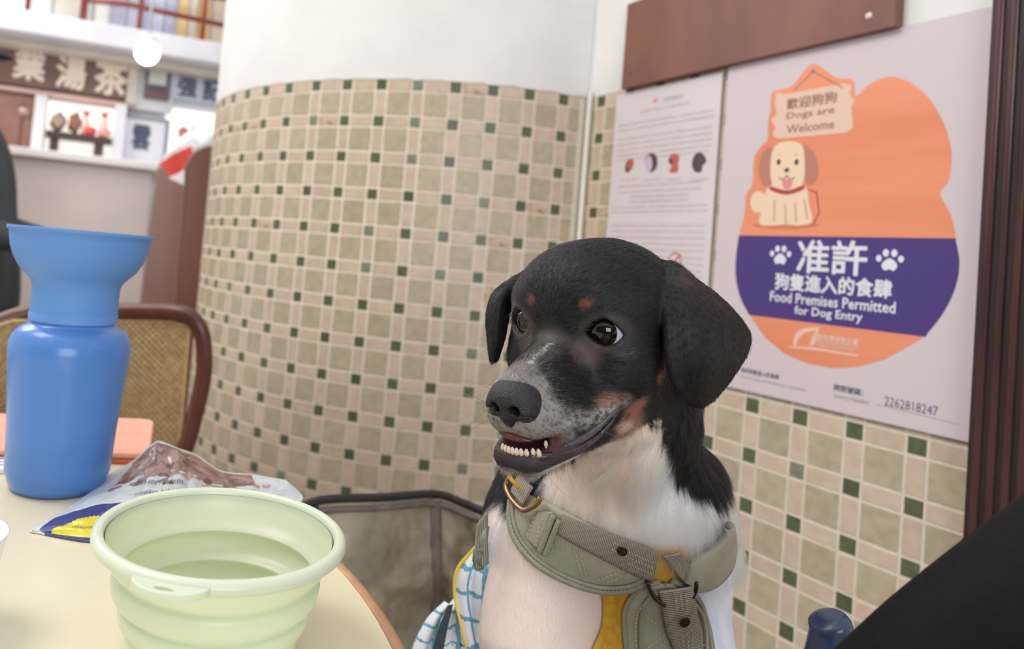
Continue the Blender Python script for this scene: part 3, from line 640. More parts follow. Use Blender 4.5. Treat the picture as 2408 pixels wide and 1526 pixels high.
# ------------------------------------------------------------------ person in a dark coat, cut by the left edge
m_coat = noisy('dark_coat', rgb(58, 62, 66), rgb(40, 43, 47), 5, .75, stretch=(3, 3, .4)); m_pskin = mat('person_skin', rgb(214, 176, 152), .5); m_cap = mat('dark_cap', rgb(34, 36, 44), .7); m_trs = noisy('dark_trousers', rgb(40, 42, 48), rgb(30, 32, 38), 20, .8)
PD = 2.2; px0 = at(-82, 300, PD); pxx, pyy = px0[0], px0[1]
person = thing('person', 'person in a dark coat and cap standing at the far left edge, side on', 'person', (pxx, pyy, 0))
def pc(x, y, z): return np.array([pxx + x, pyy + y, z], np.float32)
def body_sdf(P):
    P = P.astype(np.float32)
    d = ell(P, pc(-.06, 0, 1.10), (.14, .19, .30)); d = smin(d, ell(P, pc(-.07, 0, .86), (.14, .18, .16)), .05)
    d = smin(d, cap(P, pc(-.08, 0, 1.30), pc(-.07, 0, 1.42), .065, .052), .03)
    for s in (1, -1): d = smin(d, cap(P, pc(-.06, s * .17, 1.30), pc(-.08, s * .21, 1.02), .062, .048), .04)
    for s in (1, -1): d = smin(d, cap(P, pc(-.08, s * .21, 1.02), pc(.13, s * .17, .97), .048, .038), .02); d = smin(d, ell(P, pc(.17, s * .16, .97), (.045, .018, .03)), .012)
    for s in (1, -1):
        d = smin(d, cap(P, pc(-.07, s * .09, .82), pc(-.05, s * .10, .47), .088, .062), .04); d = smin(d, cap(P, pc(-.05, s * .10, .47), pc(-.08, s * .10, .10), .062, .042), .03); d = smin(d, ell(P, pc(-.03, s * .10, .04), (.13, .045, .038)), .02)
    # head in profile looking right
    d = smin(d, ell(P, pc(-.035, 0, 1.525), (.098, .076, .112)), .02); d = smin(d, ell(P, pc(.0, 0, 1.455), (.062, .05, .05)), .02)
    d = smin(d, ell(P, pc(.066, 0, 1.49), (.018, .013, .02)), .012); d = smin(d, ell(P, pc(-.035, .078, 1.50), (.02, .01, .032)), .006); d = smin(d, ell(P, pc(-.035, -.078, 1.50), (.02, .01, .032)), .006)
    return d
bv, bq, bn = mesh_sdf(body_sdf, (pxx - .28, pyy - .32, -.03), (pxx + .30, pyy + .32, 1.70), .008)
bo_ = obj('body', bv, bq, m_pskin, None); keep(bo_, person)
for m_ in (m_coat, m_trs): bo_.data.materials.append(m_)
cz = bv[bq].mean(1); mi = np.where(cz[:, 2] < .72, 2, np.where((cz[:, 2] < 1.40) & ~((cz[:, 0] > pxx + .135) & (cz[:, 2] < 1.05)), 1, 0)); bo_.data.polygons.foreach_set('material_index', mi.astype(np.int32))
def coat_sdf(P):
    P = P.astype(np.float32); d = ell(P, pc(-.02, 0, 1.06), (.19, .21, .35)); d = smin(d, ell(P, pc(.0, 0, .78), (.215, .22, .34)), .08)
    for s in (1, -1): d = smin(d, cap(P, pc(-.06, s * .18, 1.29), pc(-.08, s * .22, 1.02), .078, .066), .04); d = smin(d, cap(P, pc(-.08, s * .22, 1.02), pc(.20 + .07 * (s < 0), s * .165, .99), .066, .042), .03)
    return np.maximum(d, .55 - P[:, 2])
cv_, cq_, cn_ = mesh_sdf(coat_sdf, (pxx - .30, pyy - .34, .5), (pxx + .40, pyy + .34, 1.46), .009); keep(obj('coat', cv_, cq_, m_coat), person)
def cap_sdf(P):
    P = P.astype(np.float32); d = np.maximum(ell(P, pc(-.038, 0, 1.545), (.108, .087, .112)), 1.555 - P[:, 2]); return smin(d, ell(P, pc(.062, 0, 1.562), (.065, .058, .009)), .01)
cv_, cq_, cn_ = mesh_sdf(cap_sdf, (pxx - .18, pyy - .12, 1.5), (pxx + .2, pyy + .12, 1.69), .006); keep(obj('cap', cv_, cq_, m_cap), person)
for s in (1, -1):
    bm = bmesh.new(); bmesh.ops.create_uvsphere(bm, u_segments=12, v_segments=8, radius=.011); e = from_bm('eye', bm, mat('p_eye', rgb(40, 30, 26), .2), None, sharp=180); e.location = Vector(pc(.050, s * .030, 1.525)); keep(e, person)

person.scale = (.93, .93, .93)
# ================================================================== the dog
HO = np.array([0.10979237, 0.44643867, -0.03262283]) + CAM     # point between the eyes
HR = None
def _rot(w):
    th = np.linalg.norm(w); k = w / th; K = np.array([[0, -k[2], k[1]], [k[2], 0, -k[0]], [-k[1], k[0], 0]])
    return np.eye(3) + math.sin(th) * K + (1 - math.cos(th)) * K @ K
HR = _rot(np.array([-0.49644929, -0.20039723, 3.94344538]))     # columns: forward, left, up
def H(x, y, z): return HO + HR @ (np.array([x, y, z]) / 100)    # head-local cm to world
EYE_C = {1: np.array([-1.02, 2.28, -.05]), -1: np.array([-1.02, -2.28, -.05])}
EYE_R = 1.2
def eye_basis(s):
    o = np.array([.92, s * .38, .06]); o /= np.linalg.norm(o)
    e1 = np.cross([0, 0, 1.], o) * s; e1 /= np.linalg.norm(e1)      # towards the outer corner
    e2 = np.cross(o, e1) * s; e2 /= np.linalg.norm(e2)
    if e2[2] < 0: e2 = -e2
    return o, e1, e2
def head_sdf(p):
    """p in head-local centimetres"""
    d = ell(p, (-4.3, 0, .25), (5.2, 4.75, 4.3))
    d = smin(d, ell(p, (-7.0, 0, -.2), (4.0, 4.0, 4.0)), 1.2)
    d = smin(d, ell(p, (-2.7, 0, 1.4), (2.9, 3.3, 2.7)), 1.2)            # forehead
    mz = smin(cap(p, (-.3, 0, -2.5), (4.7, 0, -3.0), 2.25, 1.65), cap(p, (-.5, 0, -1.0), (4.9, 0, -2.35), 1.15, 1.05), .7)
    d = smin(d, mz, 1.0)
    for s in (1, -1):
        d = smin(d, cap(p, (-1.2, s * 1.9, 1.1), (-2.3, s * 3.0, .9), 1.25, 1.2), .8)   # brow
        d = smin(d, cap(p, (4.9, s * .85, -3.75), (.4, s * 2.1, -4.1), 1.05, 1.25), .7)  # upper lips
        d = smin(d, ell(p, (-2.6, s * 2.8, -2.6), (2.9, 1.9, 2.5)), 1.2)                 # cheek
        d = smin(d, cap(p, (5.2, s * .6, -6.02), (-1.6, s * 1.9, -5.25), .92, 1.6), .5)  # lower jaw
    # throat and neck link
    d = smin(d, cap(p, (-3.5, 0, -4.6), (-7.5, 0, -7.5), 3.2, 4.6), 1.8)
    # mouth: front opening and the line back to the corner
    op = ell(p, (6.0, .22, -5.12), (2.6, 1.5, .42))
    d = smax(d, -op, .18)
    for s in (1, -1):
        pts = [(4.6, 1.75, -5.15), (2.6, 2.45, -5.55), (.7, 2.95, -5.65), (-.8, 3.25, -5.25), (-1.9, 3.35, -4.55)]
        for a, b in zip(pts, pts[1:]):
            d = smax(d, -cap(p, (a[0], s * a[1], a[2]), (b[0], s * b[1], b[2]), .17, .17), .14)
    d = smax(d, -ell(p, (6.5, .08, -2.8), (1.1, 1.15, .75)), .12)          # hollow behind the nostrils
    # eyes: lids, then the almond opening
    for s in (1, -1):
        o, e1, e2 = eye_basis(s); c = EYE_C[s]; v = p - c.astype(np.float32)
        a = v @ e1; b = v @ e2; n = v @ o; r = np.sqrt((v * v).sum(1))
        d = smin(d, np.maximum(r - (EYE_R + .16), -(n - .1)), .45)
        b2 = b + .12 * a + .02
        al = np.where(b2 > 0, b2 - .94 * (1 - (a / 1.10) ** 2), -b2 - .76 * (1 - (a / 1.10) ** 2)) * .75
        d = smax(d, -np.maximum(np.maximum(al, -(n - .2)), np.minimum(r - 1.9, 9)), .10)
    return d
EARS = {}
def ear_grid(rows): return interp_grid([[at(*q) for q in r] for r in rows], 64, 84)
near_ear = ear_grid([
    [(1548, 622, .468), (1585, 624, .462), (1622, 655, .482)],
    [(1564, 690, .434), (1625, 690, .437), (1690, 705, .472)],
    [(1569, 765, .423), (1655, 760, .424), (1748, 772, .462)],
    [(1576, 850, .421), (1665, 845, .422), (1752, 818, .452)],
    [(1596, 912, .424), (1662, 895, .427), (1722, 872, .446)],
    [(1632, 950, .434), (1654, 945, .433), (1684, 922, .442)]])
far_ear = ear_grid([
    [(1212, 655, .492), (1240, 640, .494), (1275, 625, .495)],
    [(1166, 690, .484), (1186, 690, .480), (1215, 670, .490)],
    [(1150, 740, .482), (1170, 740, .475), (1193, 735, .486)],
    [(1152, 795, .480), (1166, 798, .475), (1182, 790, .484)],
    [(1157, 842, .478), (1160, 846, .477), (1166, 842, .479)]])
BODY_UP = {}
def pts_sdf(p, pts, r):
    lo = pts.min(0) - .02; hi = pts.max(0) + .02
    out = np.full(len(p), .05, np.float32); m = np.all((p > lo) & (p < hi), axis=1); q = p[m]
    if len(q) == 0: return out
    res = np.empty(len(q), np.float32); P = pts.astype(np.float32); P2 = (P * P).sum(1)
    for i in range(0, len(q), 20000):
        s = q[i:i + 20000].astype(np.float32); dd = (s * s).sum(1)[:, None] + P2[None] - 2 * s @ P.T
        res[i:i + 20000] = np.sqrt(np.maximum(dd.min(1), 0))
    out[m] = res - r; return out
EAR_PTS = [near_ear.reshape(-1, 3) - CAM, far_ear.reshape(-1, 3) - CAM]
def A0(x, y, d): return (at(x, y, d) - CAM)
CENTER = A0(1440, 1000, .50)
def dog_sdf(P):
    """P relative to the lens position, metres"""
    P = P.astype(np.float32)
    q = ((P + (CAM - HO)) @ HR * 100).astype(np.float32)
    d = head_sdf(q) / 100
    nk = cap(P, A0(1455, 900, .520), A0(1435, 1130, .540), .044, .066)
    d = smin(d, nk, .022)
    d = smin(d, ell(P, A0(1440, 1200, .545), (.070, .062, .062)), .02)
    d = smin(d, ell(P, A0(1515, 1150, .530), (.046, .040, .030)), .02)        # full ruff of the throat
    d = smin(d, ell(P, A0(1605, 1175, .545), (.024, .030, .024)), .02)
    d = smin(d, ell(P, A0(1428, 1480, .570), (.075, .078, .125)), .03)        # chest
    d = smin(d, cap(P, A0(1275, 1110, .585), A0(1252, 1190, .57), .028, .028), .02)
    d = smin(d, cap(P, A0(1588, 1130, .56), A0(1594, 1240, .555), .029, .032), .02)
    d = smin(d, cap(P, A0(1262, 1255, .545), A0(1262, 1500, .525), .034, .040), .025)   # shoulders
    d = smin(d, cap(P, A0(1590, 1290, .550), A0(1572, 1480, .545), .030, .032), .025)
    d = smin(d, ell(P, A0(1440, 1900, .63) , (.088, .115, .13)), .04)         # haunches
    for x, xx in ((1290, 1275), (1590, 1600)):                                 # forelegs down to the basket floor
        d = smin(d, cap(P, A0(x, 1560, .525), A0(xx, 1960, .54), .032, .018), .02)
        d = smin(d, ell(P, A0(xx, 2060, .535), (.02, .03, .014)), .012)
    for pts, r in zip(EAR_PTS, (.0026, .0022)):
        d = smin(d, pts_sdf(P, pts, r), .003)
    return d
lo = CENTER + np.array([-.16, -.20, -.50]); hi = CENTER + np.array([.17, .30, .14])
DP, DQ, DN = mesh_sdf(dog_sdf, lo, hi, .0017)
DPW = DP + CAM
DOGBVH = BVHTree.FromPolygons(DPW.tolist(), DQ.tolist())
# ================================================================== table and what stands on it
TBZ = 0.957 - 0.2073
TC = np.array([-0.40308937, 0.29709196]); TR = 0.4488
table = thing('round_table', 'round pale yellow laminate table with a brown edge band in the foreground', 'table', (TC[0], TC[1], 0))
m_lam = noisy('laminate', rgb(232, 224, 196), rgb(226, 214, 182), 5, .22, detail=3, spec=.45)
N_, L_, b_ = nodes(m_lam)
V, F = lathe([(.0001, TBZ), (TR - .0085, TBZ), (TR - .0085, TBZ - .03), (.0001, TBZ - .03)], 160, (0, 0, 0)); o = obj('tabletop', V, F, m_lam, table); 
o.data.set_sharp_from_angle(angle=.6)
m_edge = noisy('edge_band', rgb(190, 142, 106), rgb(176, 126, 92), 60, .4)
pr = [(TR - .0085, TBZ - .0004), (TR - .004, TBZ + .0009), (TR - .0008, TBZ - .0008), (TR, TBZ - .004), (TR, TBZ - .028), (TR - .002, TBZ - .031), (TR - .0085, TBZ - .031)]
V, F = lathe(pr, 160, closed=True); obj('edge_band', V, F, m_edge, table)
m_iron = mat('cast_iron', rgb(48, 46, 46), .45, metal=.4)
V, F = lathe([(.0001, TBZ - .03), (.14, TBZ - .031), (.14, TBZ - .038), (.032, TBZ - .045), (.03, .06), (.05, .045), (.22, .02), (.23, .008), (.23, .0), (.0001, 0)], 48); o = obj('pedestal', V, F, m_iron, table); o.data.set_sharp_from_angle(angle=.6)

# ------------------------------------------------------------------ collapsible bowl
BC = np.array([-0.06973648, 0.38540975]); BRZ = 0.957 - 0.1473; hB = BRZ - TBZ
bowl = thing('collapsible_bowl', 'pale green collapsible silicone pet bowl with ridged sides, on the table', 'bowl', (BC[0], BC[1], TBZ + .0003))
m_sil = mat('green_silicone', rgb(207, 217, 186), .36, spec=.4); b_ = m_sil.node_tree.nodes['Principled BSDF']
b_.inputs['Subsurface Weight'].default_value = .45; b_.inputs['Subsurface Radius'].default_value = (.012, .016, .008); b_.inputs['Subsurface Scale'].default_value = 1.0
m_rim = mat('bowl_rim', rgb(208, 216, 194), .28, spec=.5); b_ = m_rim.node_tree.nodes['Principled BSDF']
b_.inputs['Subsurface Weight'].default_value = .3; b_.inputs['Subsurface Radius'].default_value = (.006, .007, .005); b_.inputs['Subsurface Scale'].default_value = 1.0
z = lambda d: hB + d
outp = [(.0605, z(-.0045)), (.0592, z(-.008)), (.0560, z(-.0145)), (.0524, z(-.0188)), (.0506, z(-.0205)), (.0528, z(-.0222)), (.0534, z(-.0250)), (.0526, z(-.0300)), (.0502, z(-.0335)), (.0462, z(-.0358)), (.0478, z(-.0376)), (.0486, z(-.0398)), (.0480, z(-.0440)), (.0452, z(-.0474)), (.0440, z(-.0492)), (.0444, z(-.0505)), (.0440, z(-.0540)), (.0425, z(-.0580)), (.0400, z(-.0600)), (.030, z(-.0605)), (.0001, z(-.0605))]
inn = [(.0001, z(-.0585)), (.030, z(-.0585)), (.0385, z(-.0575)), (.0412, z(-.0545)), (.0424, z(-.0500)), (.0424, z(-.0478)), (.0458, z(-.0440)), (.0466, z(-.0402)), (.0450, z(-.0366)), (.0452, z(-.0350)), (.0492, z(-.0325)), (.0510, z(-.0290)), (.0514, z(-.0245)), (.0492, z(-.0210)), (.0496, z(-.0196)), (.0540, z(-.0150)), (.0570, z(-.0080)), (.0580, z(-.0030))]
prof = [tuple(p) for p in smooth_path([np.array(p) for p in outp + inn], 4)]
V, F = lathe(prof, 96); obj('body', V, F, m_sil, bowl)
V, F = lathe([tuple(p) for p in smooth_path([np.array(p) for p in ((.0585, z(-.0035)), (.0592, z(-.0008)), (.0612, z(.0002)), (.0634, z(-.0004)), (.0649, z(-.0024)), (.0646, z(-.0052)), (.0630, z(-.0066)), (.0608, z(-.0066)), (.0595, z(-.0055)))], 4, True)], 128, closed=True); obj('rim', V, F, m_rim, bowl)
# hanging tab with a hole
tb = onz(404, 1372, BRZ - .003); d = (tb[:2] - BC); d /= np.linalg.norm(d); e = np.array([-d[1], d[0]])
bm = bmesh.new(); outl = []
for i in range(25):
    a = math.pi * i / 24; outl.append(d * (.0632 + .0112 * math.sin(a) ** .7 - .0026 * abs(math.cos(a)) ** 2) + e * .0182 * math.cos(a))
hole = [d * (.0700 + .0017 * math.sin(2 * math.pi * i / 16)) + e * .0048 * math.cos(2 * math.pi * i / 16) for i in range(16)]
ring_o = outl + [d * (.0618 + .0012) + e * t for t in np.linspace(-.0165, .0165, 9)]
vo = [bm.verts.new((p[0], p[1], z(-.0018))) for p in ring_o]; vh = [bm.verts.new((p[0], p[1], z(-.0018))) for p in hole]
eds = [bm.edges.new((vo[i], vo[(i + 1) % len(vo)])) for i in range(len(vo))] + [bm.edges.new((vh[i], vh[(i + 1) % 16])) for i in range(16)]
bmesh.ops.triangle_fill(bm, use_beauty=True, edges=eds)
r_ = bmesh.ops.extrude_face_region(bm, geom=bm.faces[:]); bmesh.ops.translate(bm, verts=[g for g in r_['geom'] if isinstance(g, bmesh.types.BMVert)], vec=(0, 0, -.0032))
from_bm('tab', bm, m_rim, bowl, bevel=.0008, sharp=50)

# ------------------------------------------------------------------ blue bottle with its drinking cup
def bo(y, x0, x1, d):                        # radius and height read off the survey
    P = at((x0 + x1) / 2, y, d); return (x1 - x0) / 2 * d / FPX, P[2]
BB = onz(133, 1141, TBZ); BB[2] = TBZ
bottle = thing('water_bottle', 'blue plastic pet water bottle with a wide cup-shaped top, on the table', 'bottle', (BB[0], BB[1], TBZ + .0002))
m_blue = mat('blue_plastic', rgb(78, 128, 200), .30, spec=.45); m_blue.node_tree.nodes['Principled BSDF'].inputs['Coat Weight'].default_value = .15
m_blue2 = mat('blue_silicone', rgb(98, 146, 212), .5, spec=.35)
dB = float(MR[2] @ (BB - CAM)); dT = float(MR[2] @ (BB + np.array([0, 0, .2]) - CAM))
def dep(y): return dB + (dT - dB) * (1150 - y) / 600
P = [(0.0001, .0008), (.0325, 0.0), (.0360, .0012), (.0378, .0050)]
for y, w_ in ((1100, 236), (1000, 246), (900, 262), (850, 271)): r, zz = bo(y, 0, w_, dep(y)); P.append((r, onz(150, y, 0)[2] * 0 + (at(150, y, dep(y))[2] - TBZ)))
for y, w_ in ((825, 275), (805, 273), (788, 262), (776, 244), (768, 222), (764, 204)): P.append((w_ / 2 * dep(y) / FPX, at(165, y, dep(y))[2] - TBZ))
zt = P[-1][1]; P += [(.0335, zt + .002), (.0325, zt + .006), (.0001, zt + .006)]
V, F = lathe(P, 96); o = obj('body', V, F, m_blue, bottle); o.data.set_sharp_from_angle(angle=1.0)
Q = []
zz = lambda y: at(180, y, dep(y))[2] - TBZ
rr = lambda w_, y: w_ / 2 * dep(y) / FPX
Q = [(rr(192, 750), zz(756)), (rr(199, 750), zz(755)), (rr(200, 740), zz(737)), (rr(196, 735), zz(735)), (rr(197, 730), zz(733)), (rr(196, 700), zz(700)), (rr(198, 672), zz(672)), (rr(206, 664), zz(662)), (rr(232, 655), zz(648)), (rr(262, 640), zz(634)), (rr(290, 620), zz(610)), (rr(306, 600), zz(588)), (rr(314, 580), zz(565)), (rr(318, 560), zz(552)), (rr(328, 552), zz(549)), (rr(329, 548), zz(545)), (rr(326, 546), zz(541)), (rr(316, 546), zz(541)), (rr(308, 560), zz(552)), (rr(296, 590), zz(592)), (rr(270, 620), zz(625)), (rr(200, 640), zz(642)), (.0001, zz(644))]
V, F = lathe(Q, 96); o = obj('cup', V, F, m_blue2, bottle); o.data.set_sharp_from_angle(angle=1.2)

# ------------------------------------------------------------------ foil treat pouch lying creased on the table
pouch = thing('treat_pouch', 'creased foil pet treat pouch with printed brown pieces, behind the green bowl', 'pouch', tuple(onz(300, 1200, TBZ)))
def tz(x, y, h): return onz(x, y, TBZ + h)
rows = [ # far edge to near edge, left to right
    [(245, 1120, .004), (310, 1084, .013), (356, 1044, .030), (376, 1036, .036), (420, 1053, .030), (465, 1070, .022), (520, 1106, .012), (590, 1114, .011), (650, 1124, .010), (672, 1128, .010)],
    [(222, 1146, .003), (300, 1105, .013), (352, 1072, .026), (384, 1066, .028), (425, 1075, .026), (466, 1092, .019), (520, 1120, .010), (594, 1130, .010), (660, 1140, .009), (688, 1142, .008)],
    [(180, 1178, .003), (262, 1146, .011), (336, 1118, .020), (384, 1112, .022), (430, 1116, .020), (476, 1128, .014), (530, 1143, .009), (600, 1148, .008), (672, 1156, .006), (712, 1166, .002)],
    [(122, 1215, .002), (214, 1184, .009), (300, 1170, .013), (360, 1168, .014), (420, 1170, .012), (476, 1172, .010), (530, 1174, .008), (596, 1174, .006), (650, 1176, .003), (700, 1184, .001)],
    [(70, 1247, .0008), (160, 1232, .006), (240, 1226, .008), (320, 1224, .007), (390, 1222, .006), (450, 1220, .005), (510, 1218, .004), (560, 1214, .002), (600, 1210, .001), (640, 1206, .0008)],
    [(88, 1254, .0006), (150, 1266, .0008), (210, 1274, .001), (280, 1276, .001), (340, 1274, .001), (400, 1270, .001), (450, 1266, .0008), (500, 1256, .0006), (540, 1246, .0006), (580, 1236, .0006)]]
CG = [[tz(*q) for q in r] for r in rows]
G = interp_grid(CG, 150, 110)
uu, vv = np.meshgrid(np.linspace(0, 1, 150), np.linspace(0, 1, 110)); flat = np.stack([uu * 9, vv * 6, uu * 0], -1).reshape(-1, 3)
def vn(P, s, seed):
    X = P * s; i = np.floor(X).astype(np.int64); f = X - i; f = f * f * (3 - 2 * f); out = 0
    for dx in (0, 1):
        for dy in (0, 1):
            w_ = (f[:, 0] if dx else 1 - f[:, 0]) * (f[:, 1] if dy else 1 - f[:, 1]); n = ((i[:, 0] + dx) * 374761393 + (i[:, 1] + dy) * 668265263 + seed * 974711) & 0x7fffffff
            n = ((n ^ (n >> 13)) * 1274126177) & 0x7fffffff; out = out + w_ * (((n ^ (n >> 16)) & 0xffff) / 65535.)
    return out
wr = (np.abs(vn(flat, 1.3, 1) - .5) + .5 * np.abs(vn(flat, 2.9, 2) - .5) + .3 * np.abs(vn(flat, 6.1, 3) - .5)).reshape(110, 150)
edge = np.minimum(np.minimum(uu, 1 - uu) * 8, np.minimum(vv, 1 - vv) * 6).clip(0, 1)
G = G + np.array([0, 0, .0045]) * ((wr * edge)[..., None] - .05); G[..., 2] = np.maximum(G[..., 2], TBZ + .0016)
m_foil = mat('pouch_print', rgb(205, 212, 216), .34, spec=.6); N_, L_, b_ = nodes(m_foil); b_.inputs['Coat Weight'].default_value = .2; b_.inputs['Coat Roughness'].default_value = .12
uvn = N_.new('ShaderNodeUVMap'); sx = N_.new('ShaderNodeSeparateXYZ'); L_.new(uvn.outputs[0], sx.inputs[0])
def MN(op, a, b=None):
    k = N_.new('ShaderNodeMath'); k.operation = op
    for i, v in enumerate((a, b)):
        if v is None: continue
        if isinstance(v, bpy.types.NodeSocket): L_.new(v, k.inputs[i])
        else: k.inputs[i].default_value = v
    return k.outputs[0]
def MIX(fac, a, b):
    k = N_.new('ShaderNodeMix'); k.data_type = 'RGBA'; L_.new(fac, k.inputs[0])
    for i, v in ((6, a), (7, b)):
        if isinstance(v, bpy.types.NodeSocket): L_.new(v, k.inputs[i])
        else: k.inputs[i].default_value = (*v, 1)
    return k.outputs[2]
vo_ = N_.new('ShaderNodeTexVoronoi'); vo_.inputs['Scale'].default_value = 19; vo_.inputs['Randomness'].default_value = 1; L_.new(uvn.outputs[0], vo_.inputs['Vector'])
vs_ = N_.new('ShaderNodeSeparateColor'); L_.new(vo_.outputs['Color'], vs_.inputs[0])
n1_ = N_.new('ShaderNodeTexNoise'); n1_.inputs['Scale'].default_value = 22; n1_.inputs['Detail'].default_value = 5; L_.new(uvn.outputs[0], n1_.inputs['Vector'])
meat = MIX(vs_.outputs[0], rgb(96, 54, 50), rgb(186, 146, 138)); meat = MIX(MN('MULTIPLY', n1_.outputs[0], .25), meat, rgb(118, 70, 64))
yb = MN('ADD', MN('MULTIPLY', vs_.outputs[1], .17), .36)                    # ragged lower edge of the printed pieces
inm = MN('MULTIPLY', MN('LESS_THAN', sx.outputs[1], yb), MN('GREATER_THAN', sx.outputs[0], .12)); inm = MN('MULTIPLY', inm, MN('LESS_THAN', sx.outputs[0], .78))
c_ = MIX(inm, rgb(208, 214, 218), meat)
blu = MN('GREATER_THAN', sx.outputs[1], MN('ADD', .66, MN('MULTIPLY', sx.outputs[0], .02)))
c_ = MIX(blu, c_, rgb(64, 62, 124))
brd = MN('MAXIMUM', MN('LESS_THAN', sx.outputs[0], .030), MN('LESS_THAN', sx.outputs[1], .045)); brd = MN('MAXIMUM', brd, MN('GREATER_THAN', sx.outputs[0], .985))
c_ = MIX(brd, c_, rgb(222, 226, 226)); L_.new(c_, b_.inputs['Base Color'])
V, F, uv = sheet(G, -.0012); o = obj('pouch_skin', V, F, m_foil, uv=uv); keep(o, pouch)
def on_pouch(u, v, off=.0009):
    i = np.clip(v * 109, 0, 108.99); j = np.clip(u * 149, 0, 148.99); a, b = int(i), int(j); fi, fj = i - a, j - b
    p = (G[a, b] * (1 - fj) + G[a, b + 1] * fj) * (1 - fi) + (G[a + 1, b] * (1 - fj) + G[a + 1, b + 1] * fj) * fi; return p + np.array([0, 0, off])
def pouch_text(body, u0, v0, w_, h_, m, name='lettering', flip=True):
    V, F = text_mesh(body, 1.0, 'CENTER', .01); lo, hi = V[:, :2].min(0), V[:, :2].max(0); c = (lo + hi) / 2; s_ = -1 if flip else 1
    o = obj(name, [on_pouch(u0 + s_ * (p[0] - c[0]) / (hi[0] - lo[0]) * w_, v0 + s_ * -(p[1] - c[1]) / (hi[1] - lo[1]) * h_) for p in V], F, m, smooth=False); keep(o, pouch)
m_pgrey = mat('pouch_grey_print', rgb(112, 120, 126), .4); m_pred = mat('pouch_red_print', rgb(206, 130, 130), .4)
pouch_text('low calorie', .34, .50, .22, .035, m_pgrey); pouch_text('protein', .32, .585, .15, .04, m_pgrey)
pouch_text('05', .80, .38, .06, .08, m_pred)
# yellow seal
m_seal = mat('seal_yellow', rgb(222, 206, 62), .25); VS = []; FS = []
for k in range(13):
    for i in range(64):
        a = math.pi * i / 63; r_ = (1 + .05 * (i % 2) * (k == 12)) * k / 12; VS.append(on_pouch(.19 - .125 * r_ * math.cos(a), .965 - .185 * r_ * math.sin(a), .0004))
FS = [(k * 64 + i, k * 64 + i + 1, (k + 1) * 64 + i + 1, (k + 1) * 64 + i) for k in range(12) for i in range(63)]; keep(obj('seal', VS, FS, m_seal), pouch)
pouch_text('GUARANTEED', .20, .875, .13, .022, m_pgrey)

# ------------------------------------------------------------------ salmon-coloured wallet and a printed card beyond the bottle
m_sal = noisy('salmon_leather', rgb(240, 176, 152), rgb(232, 164, 140), 50, .45, bump=.15, bscale=600); m_sal2 = mat('salmon_edge', rgb(214, 112, 74), .5)
wal = thing('menu_folder', 'salmon pink folder lying on the table behind the blue bottle', 'folder', tuple(onz(180, 1080, TBZ)))
a_ = onz(-120, 1082, TBZ); b_2 = onz(318, 1093, TBZ); ux = (b_2 - a_) / np.linalg.norm(b_2 - a_); uy = np.array([-ux[1], ux[0], 0])
def rrect(o_, ux, uy, L, W_, r, n=6):
    out = []
    for cx_, cy_, a0 in ((L - r, r, -90), (L - r, W_ - r, 0), (r, W_ - r, 90), (r, r, 180)):
        for i in range(n + 1): a = math.radians(a0 + 90 * i / n); out.append(o_ + ux * (cx_ + r * math.cos(a)) + uy * (cy_ + r * math.sin(a)))
    return out
def plate(name, outl, z0, z1, m, parent, bevel=None):
    bm = bmesh.new(); vs = [bm.verts.new((p[0], p[1], z0)) for p in outl]; f = bm.faces.new(vs); r_ = bmesh.ops.extrude_face_region(bm, geom=[f])
    bmesh.ops.translate(bm, verts=[g for g in r_['geom'] if isinstance(g, bmesh.types.BMVert)], vec=(0, 0, z1 - z0)); o = from_bm(name, bm, m, None, bevel=bevel); keep(o, parent); return o
Lw = np.linalg.norm(onz(352, 1093, TBZ) - a_)
ol = rrect(a_, ux, uy, Lw, .135, .014)
plate('lower_cover', ol, TBZ + .0005, TBZ + .0045, m_sal2, wal, .0008); plate('upper_cover', rrect(a_ + uy * .0006, ux, uy, Lw - .0006, .134, .014), TBZ + .0048, TBZ + .0100, m_sal, wal, .0018)
card = thing('printed_card', 'white printed card lying in front of the salmon folder, at the left edge', 'card', tuple(onz(-40, 1100, TBZ)))
a_ = onz(-150, 1112, TBZ); b_3 = onz(13, 1115, TBZ); ux3 = (b_3 - a_) / np.linalg.norm(b_3 - a_); uy3 = np.array([-ux3[1], ux3[0], 0])
plate('sheet', [a_, b_3, b_3 + uy3 * .0550, a_ + uy3 * .0550], TBZ + .0004, TBZ + .0035, mat('card_white', rgb(228, 226, 236), .5), card)
for k in range(5):
    q = a_ + ux3 * .004 + uy3 * (.012 + .009 * k); plate('print_line', [q, q + ux3 * .052, q + ux3 * .052 + uy3 * .0025, q + uy3 * .0025], TBZ + .0035, TBZ + .0036, m_pgrey, card)
# ------------------------------------------------------------------ white cup edge in the lower left corner (only its rim shows)
wc = thing('white_cup', 'white cup cut off by the left edge of the frame, near the bottom', 'cup', (0, 0, 0)); pc_ = onz(-158, 1480, TBZ); wc.location = (pc_[0], pc_[1], TBZ + .0003)
V, F = lathe([(.0001, .0), (.020, 0), (.0215, .002), (.0275, .03), (.0305, .046), (.0310, .0475), (.0300, .0475), (.0268, .03), (.019, .004), (.0001, .003)], 48); obj('cup_wall', V, F, mat('white_ceramic', rgb(232, 238, 246), .15), wc)
